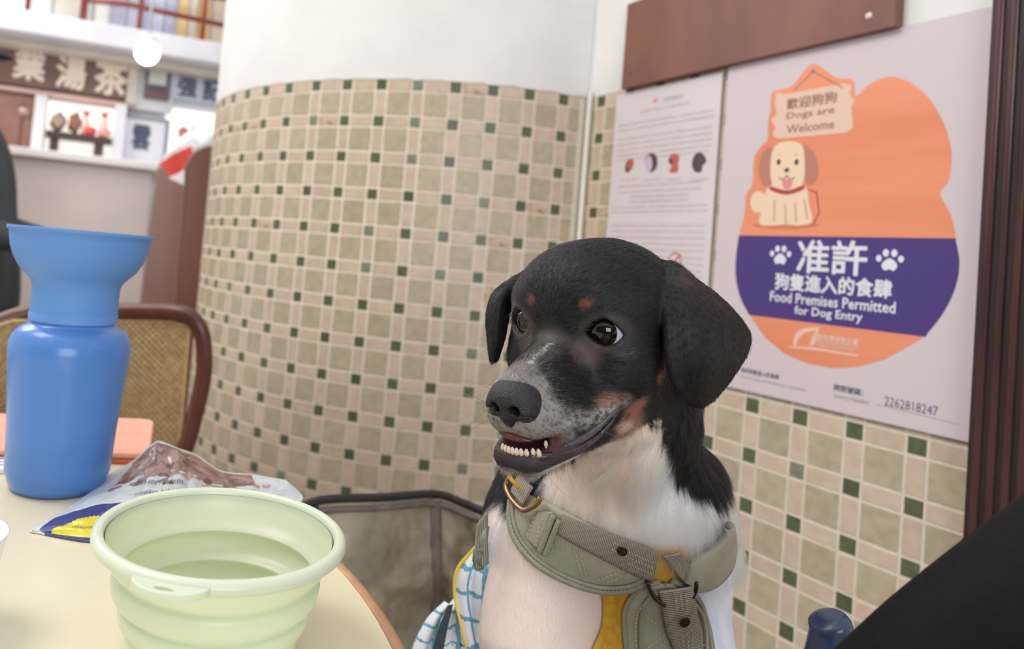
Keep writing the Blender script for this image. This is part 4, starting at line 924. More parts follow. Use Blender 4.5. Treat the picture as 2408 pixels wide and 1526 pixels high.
# ================================================================== chair
chair = thing('cane_chair', 'dark brown bentwood chair with a woven cane back, behind the blue bottle', 'chair', tuple(np.r_[at(210, 1100, 1.18)[:2], 0]))
m_bent = noisy('bentwood', rgb(104, 62, 48), rgb(78, 44, 34), 26, .3, stretch=(1, 1, .3), detail=5)
fr = [(452, 1330, 1.16), (425, 1120, 1.17), (450, 1010, 1.175), (476, 900, 1.18), (480, 825, 1.18), (468, 768, 1.18), (428, 738, 1.185), (340, 732, 1.20), (240, 732, 1.21), (130, 732, 1.21), (50, 740, 1.20), (-20, 772, 1.185), (-62, 830, 1.17), (-76, 900, 1.16), (-80, 1010, 1.15), (-60, 1120, 1.14), (-40, 1330, 1.12)]
PP = smooth_path([at(*q) for q in fr], 8); V, F = tube(PP, .0135, 14, flat=(1, .8)); keep(obj('back_frame', V, F, m_bent), chair)
# cane panel: woven strands over a fine mesh
def ch(u, v):
    x = -52 + u * 508; y = 748 + v * 340; bow = 16 * math.sin(math.pi * u)
    y += (1 - v) * (0 if .12 < u < .9 else 10); x -= v * (26 if u > .5 else -10) * abs(u - .5) * 2
    return at(x, y, 1.165 + .03 * math.sin(math.pi * u) + .02 * u)
m_cane = noisy('cane', rgb(206, 176, 128), rgb(182, 150, 104), 80, .5); m_caneb = noisy('cane_back', rgb(186, 158, 114), rgb(168, 138, 96), 200, .6)
G = [[ch(u, v) for u in np.linspace(.02, .98, 30)] for v in np.linspace(.02, 1, 24)]
VF = []
def strip(P, w_, dirn, lift):
    P = np.array(P); dirn = np.asarray(dirn); n = np.array([0, -1, 0.]); a = P + dirn * w_ + n * lift; b = P - dirn * w_ + n * lift; V = list(a) + list(b); k = len(P)
    return V, [(i, i + 1, k + i + 1, k + i) for i in range(k - 1)]
cv = []; chh = []; cd_ = []
nx, ny = 62, 44
for i in range(nx):
    u = .02 + .96 * i / (nx - 1); cv.append(strip([ch(u, v) for v in np.linspace(.02, 1, 16)], .0011, (1, 0, 0), .0004 * (i % 2)))
for j in range(ny):
    v = .02 + .98 * j / (ny - 1); chh.append(strip([ch(u, v) for u in np.linspace(.02, .98, 26)], .0011, (0, 0, 1), .0009 + .0004 * (j % 2)))
for k in range(-ny, nx, 2):
    for sg in (1, -1):
        P = []
        for t in np.linspace(0, 1, 14):
            i = k + t * ny; i = i if sg > 0 else nx - 1 - i
            if 0 <= i <= nx - 1: P.append(ch(.02 + .96 * i / (nx - 1), .02 + .98 * t))
        if len(P) > 1: cd_.append(strip(P, .0012, (.7, 0, .7 * sg), .0016 + .0004 * (sg > 0)))
V, F = merge(*cv, *chh, *cd_); o = obj('cane_weave', V, F, m_cane, smooth=False); keep(o, chair); o['kind'] = 'stuff'
V, F, uv = sheet(np.array(G) + np.array([0, .003, 0]), .001); keep(obj('cane_backing', V, F, m_caneb), chair)
pb_ = [ch(u, v) for u, v in [(.02, v) for v in np.linspace(1, .02, 10)] + [(u, .02) for u in np.linspace(.06, .94, 18)] + [(.98, v) for v in np.linspace(.02, 1, 10)]]
V, F = tube(pb_, .003, 8); keep(obj('cane_beading', V, F, m_cane), chair)
# seat and legs (mostly hidden by the table)
sc_ = at(205, 1330, 1.16); sz = .45
V, F = lathe([(.0001, sz), (.185, sz), (.20, sz - .008), (.20, sz - .03), (.18, sz - .035), (.0001, sz - .03)], 40, (sc_[0], sc_[1] + .21, 0)); keep(obj('seat', V, F, m_bent), chair)
for sx_, sy_ in ((-.13, .05), (.13, .05), (-.13, .37), (.13, .37)):
    V, F = tube([(sc_[0] + sx_, sc_[1] + sy_, sz - .02), (sc_[0] + sx_ * 1.15, sc_[1] + sy_ * 1.03, 0)], [.015, .011], 12); keep(obj('leg', V, F, m_bent), chair)
for i_ in (0, -1):
    p = PP[i_]; V, F = tube([p, np.array([p[0], p[1] + .05, sz - .01]), np.array([p[0], p[1] + .07, sz - .02])], .012, 10); keep(obj('back_post', V, F, m_bent), chair)

# ================================================================== pet stroller holding the dog
stroller = thing('pet_stroller', 'olive fabric pet stroller with black rim and padded black bar, holding the dog', 'stroller', tuple(np.r_[at(1300, 1526, .62)[:2], 0]))
m_olive = noisy('olive_fabric', rgb(172, 165, 144), rgb(138, 133, 116), 16, .38, detail=3, bump=1.0, bscale=12, spec=.6)
for k_ in m_olive.node_tree.nodes:
    if k_.type == 'BUMP': k_.inputs['Distance'].default_value = .03
m_blk = noisy('black_binding', rgb(52, 46, 46), rgb(38, 34, 36), 200, .6); m_seam = noisy('seam_tape', rgb(126, 114, 112), rgb(104, 94, 92), 60, .4)
top = [(700, 1205, .70), (762, 1184, .72), (900, 1178, .76), (1022, 1170, .80), (1090, 1192, .80), (1150, 1218, .79), (1240, 1262, .78), (1330, 1330, .76), (1450, 1430, .74), (1600, 1500, .72)]
TP = [at(*q) for q in top]; FB = .45
def wallrow(P, k): c = np.array([.17, .60]); q = np.array([P[0] + (c[0] - P[0]) * .22 * k, P[1] + (c[1] - P[1]) * .22 * k, P[2] * (1 - k) + FB * k]); return q
TPs = smooth_path(TP, 8); G = np.array([[wallrow(p, k) for p in TPs] for k in np.linspace(0, 1, 80)])
nvv, nuu = G.shape[:2]; fl2 = np.stack(np.meshgrid(np.linspace(0, 11, nuu), np.linspace(0, 7, nvv)), -1).reshape(-1, 2); fl2 = np.c_[fl2, fl2[:, 0] * 0]
wr = (vn(fl2, 1.0, 7) + .5 * vn(fl2, 2.3, 8)).reshape(nvv, nuu)[..., None] - .75
G = G + np.array([-.05, -.9, .1]) * wr * .030 * np.clip(np.linspace(0, 6, nvv), 0, 1)[:, None, None]
V, F, uv = sheet(G, .002); keep(obj('basket_wall', V, F, m_olive), stroller)
V, F = tube([p + np.array([0, 0, .004]) for p in TPs], .0042, 8); keep(obj('rim_binding', V, F, m_blk), stroller)
V, F = tube([p + np.array([0, -.003, -.006]) for p in TPs], .0035, 8); keep(obj('rim_piping', V, F, m_seam), stroller)
ci = 24
V, F = tube([G[k, ci] + np.array([0, -.003, 0]) for k in range(nvv)], .0075, 10, flat=(1, .35), up=(1, .3, 0)); keep(obj('seam_tape', V, F, m_seam), stroller)
V, F = tube([G[k, 6] + np.array([0, -.003, 0]) for k in range(nvv)], .004, 8); keep(obj('seam_tape', V, F, m_blk), stroller)
# front and side walls below the frame, floor of the basket
bc = np.array([.17, .60])
front = [(.13, .40, .66), (.28, .42, .66), (.34, .50, .66), (.33, .60, .67)]
Gf = np.array([[np.array([p[0] + (bc[0] - p[0]) * .2 * k, p[1] + (bc[1] - p[1]) * .2 * k, p[2] * (1 - k) + FB * k]) for p in smooth_path(front, 6)] for k in np.linspace(0, 1, 6)])
V, F, uv = sheet(Gf, .002); keep(obj('basket_front', V, F, m_olive), stroller)
keep(box_obj('basket_floor', (.18, .60, FB - .01), (.34, .40, .02), m_olive, None, None, .004), stroller)
m_frame = mat('frame_metal', rgb(34, 34, 38), .35, metal=.5); m_rub = mat('rubber', rgb(28, 28, 30), .7)
for sx_ in (.04, .32):
    V, F = tube([(sx_, .44, FB), (sx_, .78, .10)], .010, 10); keep(obj('frame_tube', V, F, m_frame), stroller)
    V, F = tube([(sx_, .78, FB), (sx_, .44, .10)], .010, 10); keep(obj('frame_tube', V, F, m_frame), stroller)
    for y_ in (.44, .78):
        V, F = lathe([(.03, -.014), (.085, -.014), (.09, -.006), (.09, .006), (.085, .014), (.03, .014)], 32, closed=True)
        keep(obj('wheel', [(sx_ + v[2] , y_ + v[0], .09 + v[1]) for v in V], F, m_rub), stroller)
# the padded bar that crosses the lower right corner
m_pad2 = noisy('bar_foam', rgb(15, 13, 16), rgb(8, 9, 11), 300, .8, spec=.25)
bar = [(2600, 1225, .30), (2500, 1300, .30), (2350, 1415, .30), (2215, 1520, .305), (2100, 1622, .31), (1980, 1730, .32), (1850, 1900, .36)]
bp_ = smooth_path([at(*q) for q in bar], 8); V, F = tube(bp_, [.0225] * len(bp_), 24); keep(obj('padded_bar', V, F, m_pad2), stroller)
V, F = tube([bp_[-1], np.array([.33, .44, .55]), np.array([.32, .46, FB])], .012, 12); keep(obj('bar_post', V, F, m_frame), stroller)
# blue-black end knob
kn_ = [(1925, 1600, .40), (1945, 1540, .40), (1955, 1490, .40), (1950, 1460, .40), (1944, 1444, .40)]
kp_ = smooth_path([at(*q) for q in kn_], 5); nk_ = len(kp_); V, F = tube(kp_, [.0105 * math.sqrt(max(.03, 1 - max(0, (i - nk_ + 8) / 7.2) ** 2)) for i in range(nk_)], 20); keep(obj('joint_cap', V, F, mat('cap_plastic', rgb(52, 66, 94), .28)), stroller)
V, F = tube([at(1925, 1600, .40), bp_[-6]], .008, 10); keep(obj('joint_arm', V, F, m_frame), stroller)
# ------------------------------------------------------------------ skin colours of the dog (patches fixed to the animal)
QH = (DPW - HO) @ HR * 100                       # head-local cm
def sst(x, a, b): t = np.clip((x - a) / (b - a), 0, 1); return t * t * (3 - 2 * t)
def vnoise(P, s, seed=0):
    """cheap value noise, P Nx3"""
    X = P * s; i = np.floor(X).astype(np.int64); f = X - i; f = f * f * (3 - 2 * f); out = 0
    def hsh(a, b, c):
        n = (a * 374761393 + b * 668265263 + c * 2147483647 + seed * 974711) & 0x7fffffff
        n = ((n ^ (n >> 13)) * 1274126177) & 0x7fffffff; return ((n ^ (n >> 16)) & 0xffff) / 65535.
    for dx in (0, 1):
        for dy in (0, 1):
            for dz in (0, 1):
                w_ = (f[:, 0] if dx else 1 - f[:, 0]) * (f[:, 1] if dy else 1 - f[:, 1]) * (f[:, 2] if dz else 1 - f[:, 2])
                out = out + w_ * hsh(i[:, 0] + dx, i[:, 1] + dy, i[:, 2] + dz)
    return out
BLACK = np.array([.0085, .0088, .0105])
def near(q, c, r, soft=.35): return 1 - sst(np.linalg.norm((q - np.array(c)) / np.array(r), axis=1), 1 - soft, 1 + soft)
def neck_black(P):
    """1 where the body coat is black; P relative to the lens"""
    x, y, z = P.T
    zb = np.interp(x, [.09, .112, .122, .130, .150, .166, .180, .190, .205, .222, .245], [-.170, -.172, -.158, -.132, -.098, -.088, -.088, -.104, -.130, -.142, -.146])
    zb = zb - .6 * np.clip(y - .555, 0, .05)
    return sst(z - zb + .010 * (vnoise(P, 190) - .5) + .006 * (vnoise(P, 500, 3) - .5), -.0025, .0025)
def coat(PW, skin=False, jit=0.0, rnd=None):
    """coat (or skin) colour at world points; returns Nx3 linear colour, and a hair-length in metres"""
    q = (PW - HO) @ HR * 100; P = PW - CAM; n = len(PW); r = rng.random(n) if rnd is None else rnd
    nz = vnoise(q, 2.3, 1); nf = vnoise(q, 6.0, 2)
    C = np.tile(BLACK, (n, 1)).astype(float); L = np.full(n, .0045)
    inhead = near(q, (-2.0, 0, -1.5), (10.2, 6.6, 7.6), .08)
    # ------- body
    nb = neck_black(P); x, y, z = P.T
    ruff = np.clip(sst(z, -.215, -.175) * sst(-z, .085, .12) * (y < .56), 0, 1)
    warm = rgb(255, 244, 234); cool = rgb(250, 251, 255)
    t = sst(x, .165, .205)[:, None]; Wc = np.array(warm) * (1 - t) + np.array(cool) * t
    tan = (near(P, (.150, .497, -.140), (.030, .04, .028), .6)[:, None] * .45 + .35 * (1 - t) * sst(vnoise(P, 160, 21), .45, .75)[:, None]) * (P[:, 2:3] > -.185); Wc = Wc * (1 - tan) + np.array(rgb(236, 200, 178)) * tan
    low = sst(-z, .165, .19)[:, None] * (1 - t); Wc = Wc * (1 - low) + np.array(rgb(250, 240, 234)) * low
    if skin: Wc = Wc * (1 - .5 * low) + np.array(rgb(230, 200, 190)) * .5 * low
    nbr = np.clip(nb + (r - .5) * .5 * (nb > .02) * (nb < .98), 0, 1)[:, None]
    B = Wc * (1 - nbr) + BLACK * nbr
    LB = .0055 + .0165 * ruff * (1 - nb) + .006 * nb
    hb = inhead[:, None]; 
    C = B * (1 - hb) + C * hb; L = LB * (1 - inhead) + L * inhead
    def put(w, col, ln=None):
        nonlocal C, L
        w = (w * inhead); w1 = w[:, None]; C = C * (1 - w1) + np.array(rgb(*col)) * w1
        if ln is not None: L = L * (1 - w) + ln * w
    # white throat directly below the jaw
    thr = sst(-q[:, 2], 6.15, 6.9) * sst(-q[:, 0], -3.2, -1.0) * (1 - nb)
    put(thr, (246, 228, 214), .013)
    # shorter hair towards the nose
    L = np.where(inhead > .5, np.minimum(L, np.interp(q[:, 0], [-4, 0, 3, 5, 6.5], [.0050, .0044, .0040, .0034, .0022]) + .02 * (q[:, 2] < -6.5)), L)
    # brown ear top and tan cheek
    put(near(q, (-6.2, 5.4, 2.6), (1.3, 1.0, .8), .6) * .30, (110, 75, 55))
    tanc = np.maximum(near(q, (-1.3, 3.7, -4.9), (.75, 1.3, .95), .45), near(q, (-1.7, 3.0, -6.3), (1.5, 1.7, 1.1), .5))
    put(tanc * (.40 + .45 * (r > .35)), (186, 148, 128) if not skin else (150, 100, 80))
    put(near(q, (-1.3, 3.8, -4.5), (.5, 1.0, .55), .5) * .5, (150, 98, 78))
    put(near(q, (-.9, 3.4, -5.8), (.6, 1.2, .35), .6) * .8 * (r > .4), (205, 180, 165))
    # grey-white line above the mouth
    lip = np.zeros(n)
    for c, rr in (((3.3, 2.4, -4.3), .75), ((2.4, 2.8, -4.35), .62), ((1.5, 3.0, -4.25), .62), ((.6, 3.1, -4.0), .5), ((-.3, 3.4, -3.8), .45)):
        lip = np.maximum(lip, near(q, c, (rr,) * 3, .6))
    put(lip * (.15 + .75 * ((r + nf * .5) > .72)), (178, 170, 168))
    put(near(q, (.6, 3.1, -3.55), (1.2, .8, .35), .6) * .6 * (r > .45), (165, 120, 98))
    # white muzzle with dark flecks
    th = np.interp(q[:, 2], [-5.5, -4.2, -2.4, -1.4, -.6], [3.1, 3.4, 3.9, 3.9, 3.6])
    mzw = sst(q[:, 0] + .6 * (nz - .5) + 1.9 * (r - .5), th - .25, th + .55) * (q[:, 2] > -5.4)
    fleck = (vnoise(q, 5.6, 5) > .76) & (q[:, 0] < 5.0) & (q[:, 2] < -1.2) & (q[:, 1] > 0)
    top = sst(q[:, 2], -2.0, -1.1)
    if skin: mzw = mzw * .45; fleck = fleck & False
    put(mzw * np.where(fleck, .10, 1) * (.85 - .45 * top) * (.35 + .65 * (rng.random(n) > .22)), (214, 206, 202))
    put(mzw * top * .45, (118, 100, 98))
    put(near(q, (2.6, .2, -.5), (2.4, .8, .7), .7) * .25 * (r > .45), (150, 138, 132))
    # thin white blaze on the nose bridge
    tt = np.clip((q[:, 0] - 1.7) / 2.3, 0, 1); by = .35 - .12 * tt; blz = (np.abs(q[:, 1] - by - .04 * np.sin(q[:, 0] * 5)) < .055 + .06 * tt) & (q[:, 0] > 1.7) & (q[:, 0] < 4.0) & (q[:, 2] > -1.6)
    put(blz * (r > .45) * .7, (215, 212, 212))
    # eyes: paler rims and the two rust eyebrow spots
    for s in (1, -1):
        o, e1, e2 = eye_basis(s); c = EYE_C[s] + o * 1.1
        v = q - c; a = v @ e1; b = v @ e2; rr = np.sqrt((a / 1.55) ** 2 + (b / 1.12) ** 2)
        ring = (1 - sst(rr, .85, 1.25)) * (np.linalg.norm(v, axis=1) < 2.4)
        put(ring * .11, (150, 138, 136), .0022)
        put(near(q, (.55, s * 1.75, -1.15), (.9, .8, .75), .6) * .20, (160, 130, 122), .003)
        if s == 1: put(near(q, (-.75, 3.35, -1.15), (.75, .6, .28), .6) * .6 * (r > .5), (190, 190, 196))
    put(near(q, (.30, 1.80, 1.72), (.36, .34, .28), .4) * (.25 + .45 * (r > .4)), (128, 70, 56))
    put(near(q, (.47, -1.50, 1.62), (.30, .26, .34), .4) * (.25 + .45 * (r > .4)), (128, 70, 56))
    put(near(q, (-2.72, 4.66, -3.07), (.42, .5, .42), .4) * (.4 + .6 * (r > .35)), (140, 84, 62))
    # chin: white rim below the dark lower lip
    chin = sst(-q[:, 2], 6.35, 6.55) * sst(q[:, 0], 1.6, 2.8) * (q[:, 0] < 7) * (1 - sst(-q[:, 2], 8.5, 9))
    put(chin, (236, 228, 226), .005)
    lipd = sst(-q[:, 2], 5.2, 5.4) * (1 - sst(-q[:, 2], 6.35, 6.5)) * sst(q[:, 0], 1.6, 2.4)
    lipd = lipd * (1 - chin)
    put(lipd, (66, 54, 60))
    if skin:
        inner = near(q, (4.6, .45, -5.1), (2.3, 1.65, .62), .2)
        put(inner, (78, 42, 46))
        C = np.where((C.sum(1) < .05)[:, None], C + .002, C)
    nohair = np.zeros(n, bool)
    nohair |= (np.linalg.norm((q - np.array((6.0, 0, -2.75))) / np.array((1.55, 1.55, 1.35)), axis=1) < 1)
    nohair |= near(q, (5.0, .45, -5.15), (2.6, 1.7, .62), .1) > .5
    nohair |= (lipd > .5) & (q[:, 0] > 2.2) & (r > .12)
    for s in (1, -1):
        nohair |= np.linalg.norm(q - EYE_C[s], axis=1) < EYE_R + .13
    return C, L, nohair, q, P, inhead

# ------------------------------------------------------------------ dog body
dog = thing('dog', 'small black, white and tan dog with drooping ears sitting upright, teeth showing, head turned left', 'dog', tuple(at(1440, 2060, .55)))
m_skin = mat('dog_skin', (.02, .02, .02), .55, spec=.3)
N_, L_, b_ = nodes(m_skin); at_ = N_.new('ShaderNodeAttribute'); at_.attribute_name = 'coat'; L_.new(at_.outputs['Color'], b_.inputs['Base Color'])
b_.inputs['Subsurface Weight'].default_value = 0.0
body = obj('body', DPW, DQ, m_skin); keep(body, dog)
skc = coat(DPW, skin=True, rnd=np.full(len(DPW), .5))[0]
ca = body.data.color_attributes.new('coat', 'FLOAT_COLOR', 'POINT')
ca.data.foreach_set('color', np.c_[skc, np.ones(len(skc))].astype(np.float32).ravel())

# eyes
m_iris = mat('eyeball', rgb(225, 225, 235), .03, spec=.55); N_, L_, b_ = nodes(m_iris)
b_.inputs['Coat Weight'].default_value = 0.0
tc = N_.new('ShaderNodeTexCoord'); nrm = N_.new('ShaderNodeVectorMath'); nrm.operation = 'NORMALIZE'; L_.new(tc.outputs['Object'], nrm.inputs[0])
sp = N_.new('ShaderNodeSeparateXYZ'); L_.new(nrm.outputs[0], sp.inputs[0])
cr = N_.new('ShaderNodeValToRGB'); L_.new(sp.outputs[2], cr.inputs[0]); cr.color_ramp.interpolation = 'LINEAR'
e_ = cr.color_ramp.elements; e_[0].position = .0; e_[0].color = (*rgb(214, 218, 232), 1); e_[1].position = .99; e_[1].color = (.0015, .0015, .002, 1)
for pos_, c_ in ((.60, rgb(196, 202, 220)), (.66, rgb(9, 6, 5)), (.80, rgb(20, 12, 9)), (.90, rgb(14, 9, 7)), (.925, (.0012, .0012, .0016))):
    k_ = e_.new(pos_); k_.color = (*c_, 1)
L_.new(cr.outputs[0], b_.inputs['Base Color'])
m_lid = mat('eye_rim', (.006, .005, .005), .25)
GAZE = {1: np.array([1.0, .14, .10]), -1: np.array([1.0, -.10, .10])}
for s in (1, -1):
    bm = bmesh.new(); bmesh.ops.create_uvsphere(bm, u_segments=48, v_segments=32, radius=EYE_R / 100)
    for v in bm.verts:                      # corneal bulge
        zz = v.co.z / (EYE_R / 100)
        if zz > .72: v.co *= 1 + .09 * (zz - .72) / .28 * (1 - .3 * (zz - .72) / .28)
    g_ = HR @ (GAZE[s] / np.linalg.norm(GAZE[s]))
    e = from_bm('eye', bm, m_iris, dog, sharp=180)
    M_ = Vector(g_).to_track_quat('Z', 'Y').to_matrix().to_4x4(); M_.translation = Vector(H(*EYE_C[s])); 
    e.matrix_world = Matrix.Translation(-Vector(dog.location)) @ M_
    # dark wet rim that follows the almond opening
    o, e1, e2 = eye_basis(s); P_ = []
    for k in range(40):
        a = 2 * math.pi * k / 40; aa = 1.10 * math.cos(a)
        bb = (.92 if math.sin(a) > 0 else -.74) * (1 - (aa / 1.12) ** 2) - .12 * aa - .02
        rr = math.sqrt(max(EYE_R ** 2 + .05 - aa * aa - bb * bb, .2)); P_.append(H(*(EYE_C[s] + e1 * aa + e2 * bb + o * (rr + .02))))
    v_, f_ = tube(smooth_path(P_, 2, True), .0006, 8, closed=True)
    keep(obj('eyelid_rim', v_, f_, m_lid), dog)

# nose pad, from its own distance field
def nose_sdf(P):
    p = ((P.astype(np.float32) + (CAM - HO)) @ HR * 100).astype(np.float32)
    d = ell(p, (5.35, .08, -2.45), (1.34, 1.46, 1.04))
    d = smin(d, ell(p, (5.5, .08, -3.2), (1.0, .75, .95)), .35)
    for s in (1, -1): d = smin(d, ell(p, (5.6, s * .88 + .08, -2.85), (.98, .66, .74)), .25)
    for s in (1, -1):
        d = smax(d, -cap(p, (6.75, s * .66 + .08, -2.85), (5.9, s * .48 + .08, -2.72), .36, .18), .12)
        d = smax(d, -cap(p, (6.5, s * .9 + .08, -3.0), (6.0, s * 1.45 + .08, -3.15), .15, .09), .10)
    d = smax(d, -cap(p, (6.8, .08, -2.7), (6.3, .08, -4.5), .06, .10), .10)
    return d / 100
c_ = H(5.7, 0, -2.8) - CAM
NP, NQ, NN = mesh_sdf(nose_sdf, c_ - .024, c_ + .024, .0006)
m_nose = noisy('nose_leather', rgb(36, 36, 42), rgb(22, 21, 25), 260, .33, bump=.8, bscale=1100, spec=.45)
keep(obj('nose', NP + CAM, NQ, m_nose), dog)

# teeth and gums
m_tooth = noisy('tooth', rgb(226, 208, 186), rgb(212, 188, 166), 300, .25)
def tooth(x, y, z, h, w_, lean=0):
    bm = bmesh.new(); bmesh.ops.create_icosphere(bm, subdivisions=2, radius=1)
    for v in bm.verts:
        t = (v.co.z + 1) / 2; k = 1 - .35 * t ** 2
        v.co = Vector((v.co.x * w_ * .8 * k, v.co.y * w_ * k, v.co.z * h)) / 100
    o = from_bm('tooth', bm, m_tooth, dog, sharp=180)
    M_ = Matrix([list(r_) for r_ in HR]).to_4x4() @ Matrix.Rotation(lean, 4, 'X'); M_.translation = Vector(H(x, y, z)); o.matrix_world = Matrix.Translation(-Vector(dog.location)) @ M_
for i, y_ in enumerate((-.66, -.42, -.18, .06, .30, .55, .82, 1.08)):
    tooth(5.95 - .30 * (y_ - .1) ** 2 - .1 * (y_ > .9), y_, -5.39 + .012 * i, .24, .165)
tooth(5.45, 1.36, -5.34, .26, .17, .1)
tooth(5.0, 1.55, -4.98, .24, .12, math.pi)
tooth(5.45, -.78, -4.78, .20, .13, math.pi)
m_gum = noisy('gum', rgb(104, 50, 48), rgb(78, 38, 40), 300, .3)
gp = [H(5.75 - .35 * (y_ - .1) ** 2, y_, -4.62 - .12 * (y_ > 0) * y_) for y_ in np.linspace(-1.0, 1.05, 12)]
v_, f_ = tube(gp, [.0026 * math.sin(math.pi * (.25 + .7 * k / 11)) for k in range(12)], 8); keep(obj('upper_gum', v_, f_, m_gum), dog)
gp = [H(5.80 - .35 * (y_ - .1) ** 2, y_, -5.62) for y_ in np.linspace(-1.0, 1.8, 12)]
m_lip = noisy('lower_lip_skin', rgb(72, 56, 62), rgb(50, 40, 46), 300, .28, bump=.4)
v_, f_ = tube(gp, [.0024 + .0004 * math.sin(k) for k in range(12)], 8); keep(obj('lower_gum', v_, f_, m_lip), dog)
def skin_line(pts, off, n=40):
    Q = []
    for x, y in interp_curve(pts, n):
        r = ray(x, y); h = DOGBVH.ray_cast(Vector(CAM), Vector(r / np.linalg.norm(r))); Q.append(np.array(h[0]) - r / np.linalg.norm(r) * off)
    Q = np.array(Q)
    for _ in range(3): Q[1:-1] = (Q[:-2] + 2 * Q[1:-1] + Q[2:]) / 4
    return Q
def interp_curve(P, n):
    P = np.array(P, float); S = np.array(smooth_path(P, 12)); d = np.r_[0, np.cumsum(np.linalg.norm(np.diff(S, axis=0), axis=1))]
    t = np.linspace(0, d[-1], n); return np.stack([np.interp(t, d, S[:, i]) for i in range(S.shape[1])], 1)
m_flew = noisy('lip_edge', rgb(92, 86, 96), rgb(66, 60, 68), 200, .4)
Q = skin_line([(1325, 1050), (1350, 1040), (1380, 1022), (1408, 1000), (1434, 976), (1452, 958)], -.0004)
v_, f_ = tube(Q, [.0024 * math.sin(math.pi * (.12 + .80 * k / 39)) for k in range(40)], 10); keep(obj('upper_lip', v_, f_, m_flew), dog)
Q = skin_line([(1318, 1068), (1350, 1058), (1385, 1040), (1415, 1015), (1440, 988), (1456, 964)], -.0008)
v_, f_ = tube(Q, [.0020 * math.sin(math.pi * (.15 + .80 * k / 39)) for k in range(40)], 10); keep(obj('lower_lip', v_, f_, m_lip), dog)
# ------------------------------------------------------------------ harness and shirt, laid on the dog's own surface
def surf(x, y, off, prefer=.52):
    """point on the dog under a pixel of the survey, lifted by off along the surface normal"""
    r = ray(x, y); h = DOGBVH.ray_cast(Vector(CAM + r * .30), Vector(r / np.linalg.norm(r)))
    if h[0] is None or (MR[2] @ (np.array(h[0]) - CAM)) < .455: h = DOGBVH.find_nearest(Vector(at(x, y, prefer)))
    n = np.array(h[1]); p = np.array(h[0])
    if n @ (p - CAM) > 0: n = -n
    return p + n * off, n
def relax(G, k=3):
    G = G.copy()
    for _ in range(k):
        H_ = G.copy(); H_[1:-1, 1:-1] = (G[1:-1, 1:-1] * 2 + G[:-2, 1:-1] + G[2:, 1:-1] + G[1:-1, :-2] + G[1:-1, 2:]) / 6
        H_[0, 1:-1] = (G[0, 1:-1] * 2 + G[0, :-2] + G[0, 2:]) / 4; H_[-1, 1:-1] = (G[-1, 1:-1] * 2 + G[-1, :-2] + G[-1, 2:]) / 4
        H_[1:-1, 0] = (G[1:-1, 0] * 2 + G[:-2, 0] + G[2:, 0]) / 4; H_[1:-1, -1] = (G[1:-1, -1] * 2 + G[:-2, -1] + G[2:, -1]) / 4
        G = H_
    return G
def lofted(A, B, off, nu=60, nv=10, bulge=0.0, rel=4):
    A = interp_curve(A, nu); B = interp_curve(B, nu); G = []
    for v in np.linspace(0, 1, nv):
        row = []
        for a, b in zip(A, B):
            x, y = a * (1 - v) + b * v; o = off + bulge * math.sin(math.pi * np.clip(v, 0, 1)); row.append(surf(x, y, o)[0])
        G.append(row)
    return relax(np.array(G), rel)
def interp_curve(P, n):
    P = np.array(P, float); S = np.array(smooth_path(P, 12)); d = np.r_[0, np.cumsum(np.linalg.norm(np.diff(S, axis=0), axis=1))]
    t = np.linspace(0, d[-1], n); return np.stack([np.interp(t, d, S[:, i]) for i in range(S.shape[1])], 1)
def on_surf(P, off, n=40, rel=2):
    C = interp_curve(P, n); Q = np.array([surf(x, y, off)[0] for x, y in C])
    for _ in range(rel): Q[1:-1] = (Q[:-2] + 2 * Q[1:-1] + Q[2:]) / 4
    return Q
harness = thing('dog_harness', 'padded grey-green dog harness with webbing straps and rivets, worn over chest', 'harness', tuple(at(1578, 1500, .5)))
m_pad = noisy('harness_fabric', rgb(172, 168, 149), rgb(160, 158, 142), 60, .55, bump=.15, bscale=500)
m_pipe = noisy('harness_piping', rgb(156, 152, 136), rgb(144, 142, 128), 90, .5)
m_thread = mat('thread', rgb(205, 203, 182), .6)
m_brass = mat('brass', rgb(158, 130, 92), .32, metal=.9)
m_dark = mat('bronze_dark', rgb(62, 48, 42), .25, metal=.8)
m_web = mat('webbing', rgb(140, 134, 122), .6); N_, L_, b_ = nodes(m_web)
uvn = N_.new('ShaderNodeUVMap'); sx = N_.new('ShaderNodeSeparateXYZ'); L_.new(uvn.outputs[0], sx.inputs[0])
def math_node(N, L, op, a, b=None):
    k = N.new('ShaderNodeMath'); k.operation = op
    for i, v in enumerate((a, b)):
        if v is None: continue
        if hasattr(v, 'links') or hasattr(v, 'is_linked'): L.new(v, k.inputs[i])
        else: k.inputs[i].default_value = v
    return k.outputs[0]
att = N_.new('ShaderNodeAttribute'); att.attribute_type = 'OBJECT'; att.attribute_name = '["ribs"]'
rib = math_node(N_, L_, 'SINE', math_node(N_, L_, 'MULTIPLY', math_node(N_, L_, 'MULTIPLY', sx.outputs[0], att.outputs['Fac']), 6.2832))
rb = N_.new('ShaderNodeMapRange'); L_.new(rib, rb.inputs[0]); rb.inputs[1].default_value = -1; rb.inputs[2].default_value = 1
mx = N_.new('ShaderNodeMix'); mx.data_type = 'RGBA'; mx.inputs[6].default_value = (*rgb(122, 114, 102), 1); mx.inputs[7].default_value = (*rgb(194, 184, 168), 1)
L_.new(rb.outputs[0], mx.inputs[0]); L_.new(mx.outputs[2], b_.inputs['Base Color'])
bp = N_.new('ShaderNodeBump'); bp.inputs['Distance'].default_value = .0006; L_.new(rb.outputs[0], bp.inputs['Height']); L_.new(bp.outputs[0], b_.inputs['Normal'])
def part_sheet(name, G, th, m, parent, **props):
    V, F, uv = sheet(G, th); o = obj(name, V, F, m, uv=uv); keep(o, parent)
    for k, v in props.items(): o[k] = v
    return o
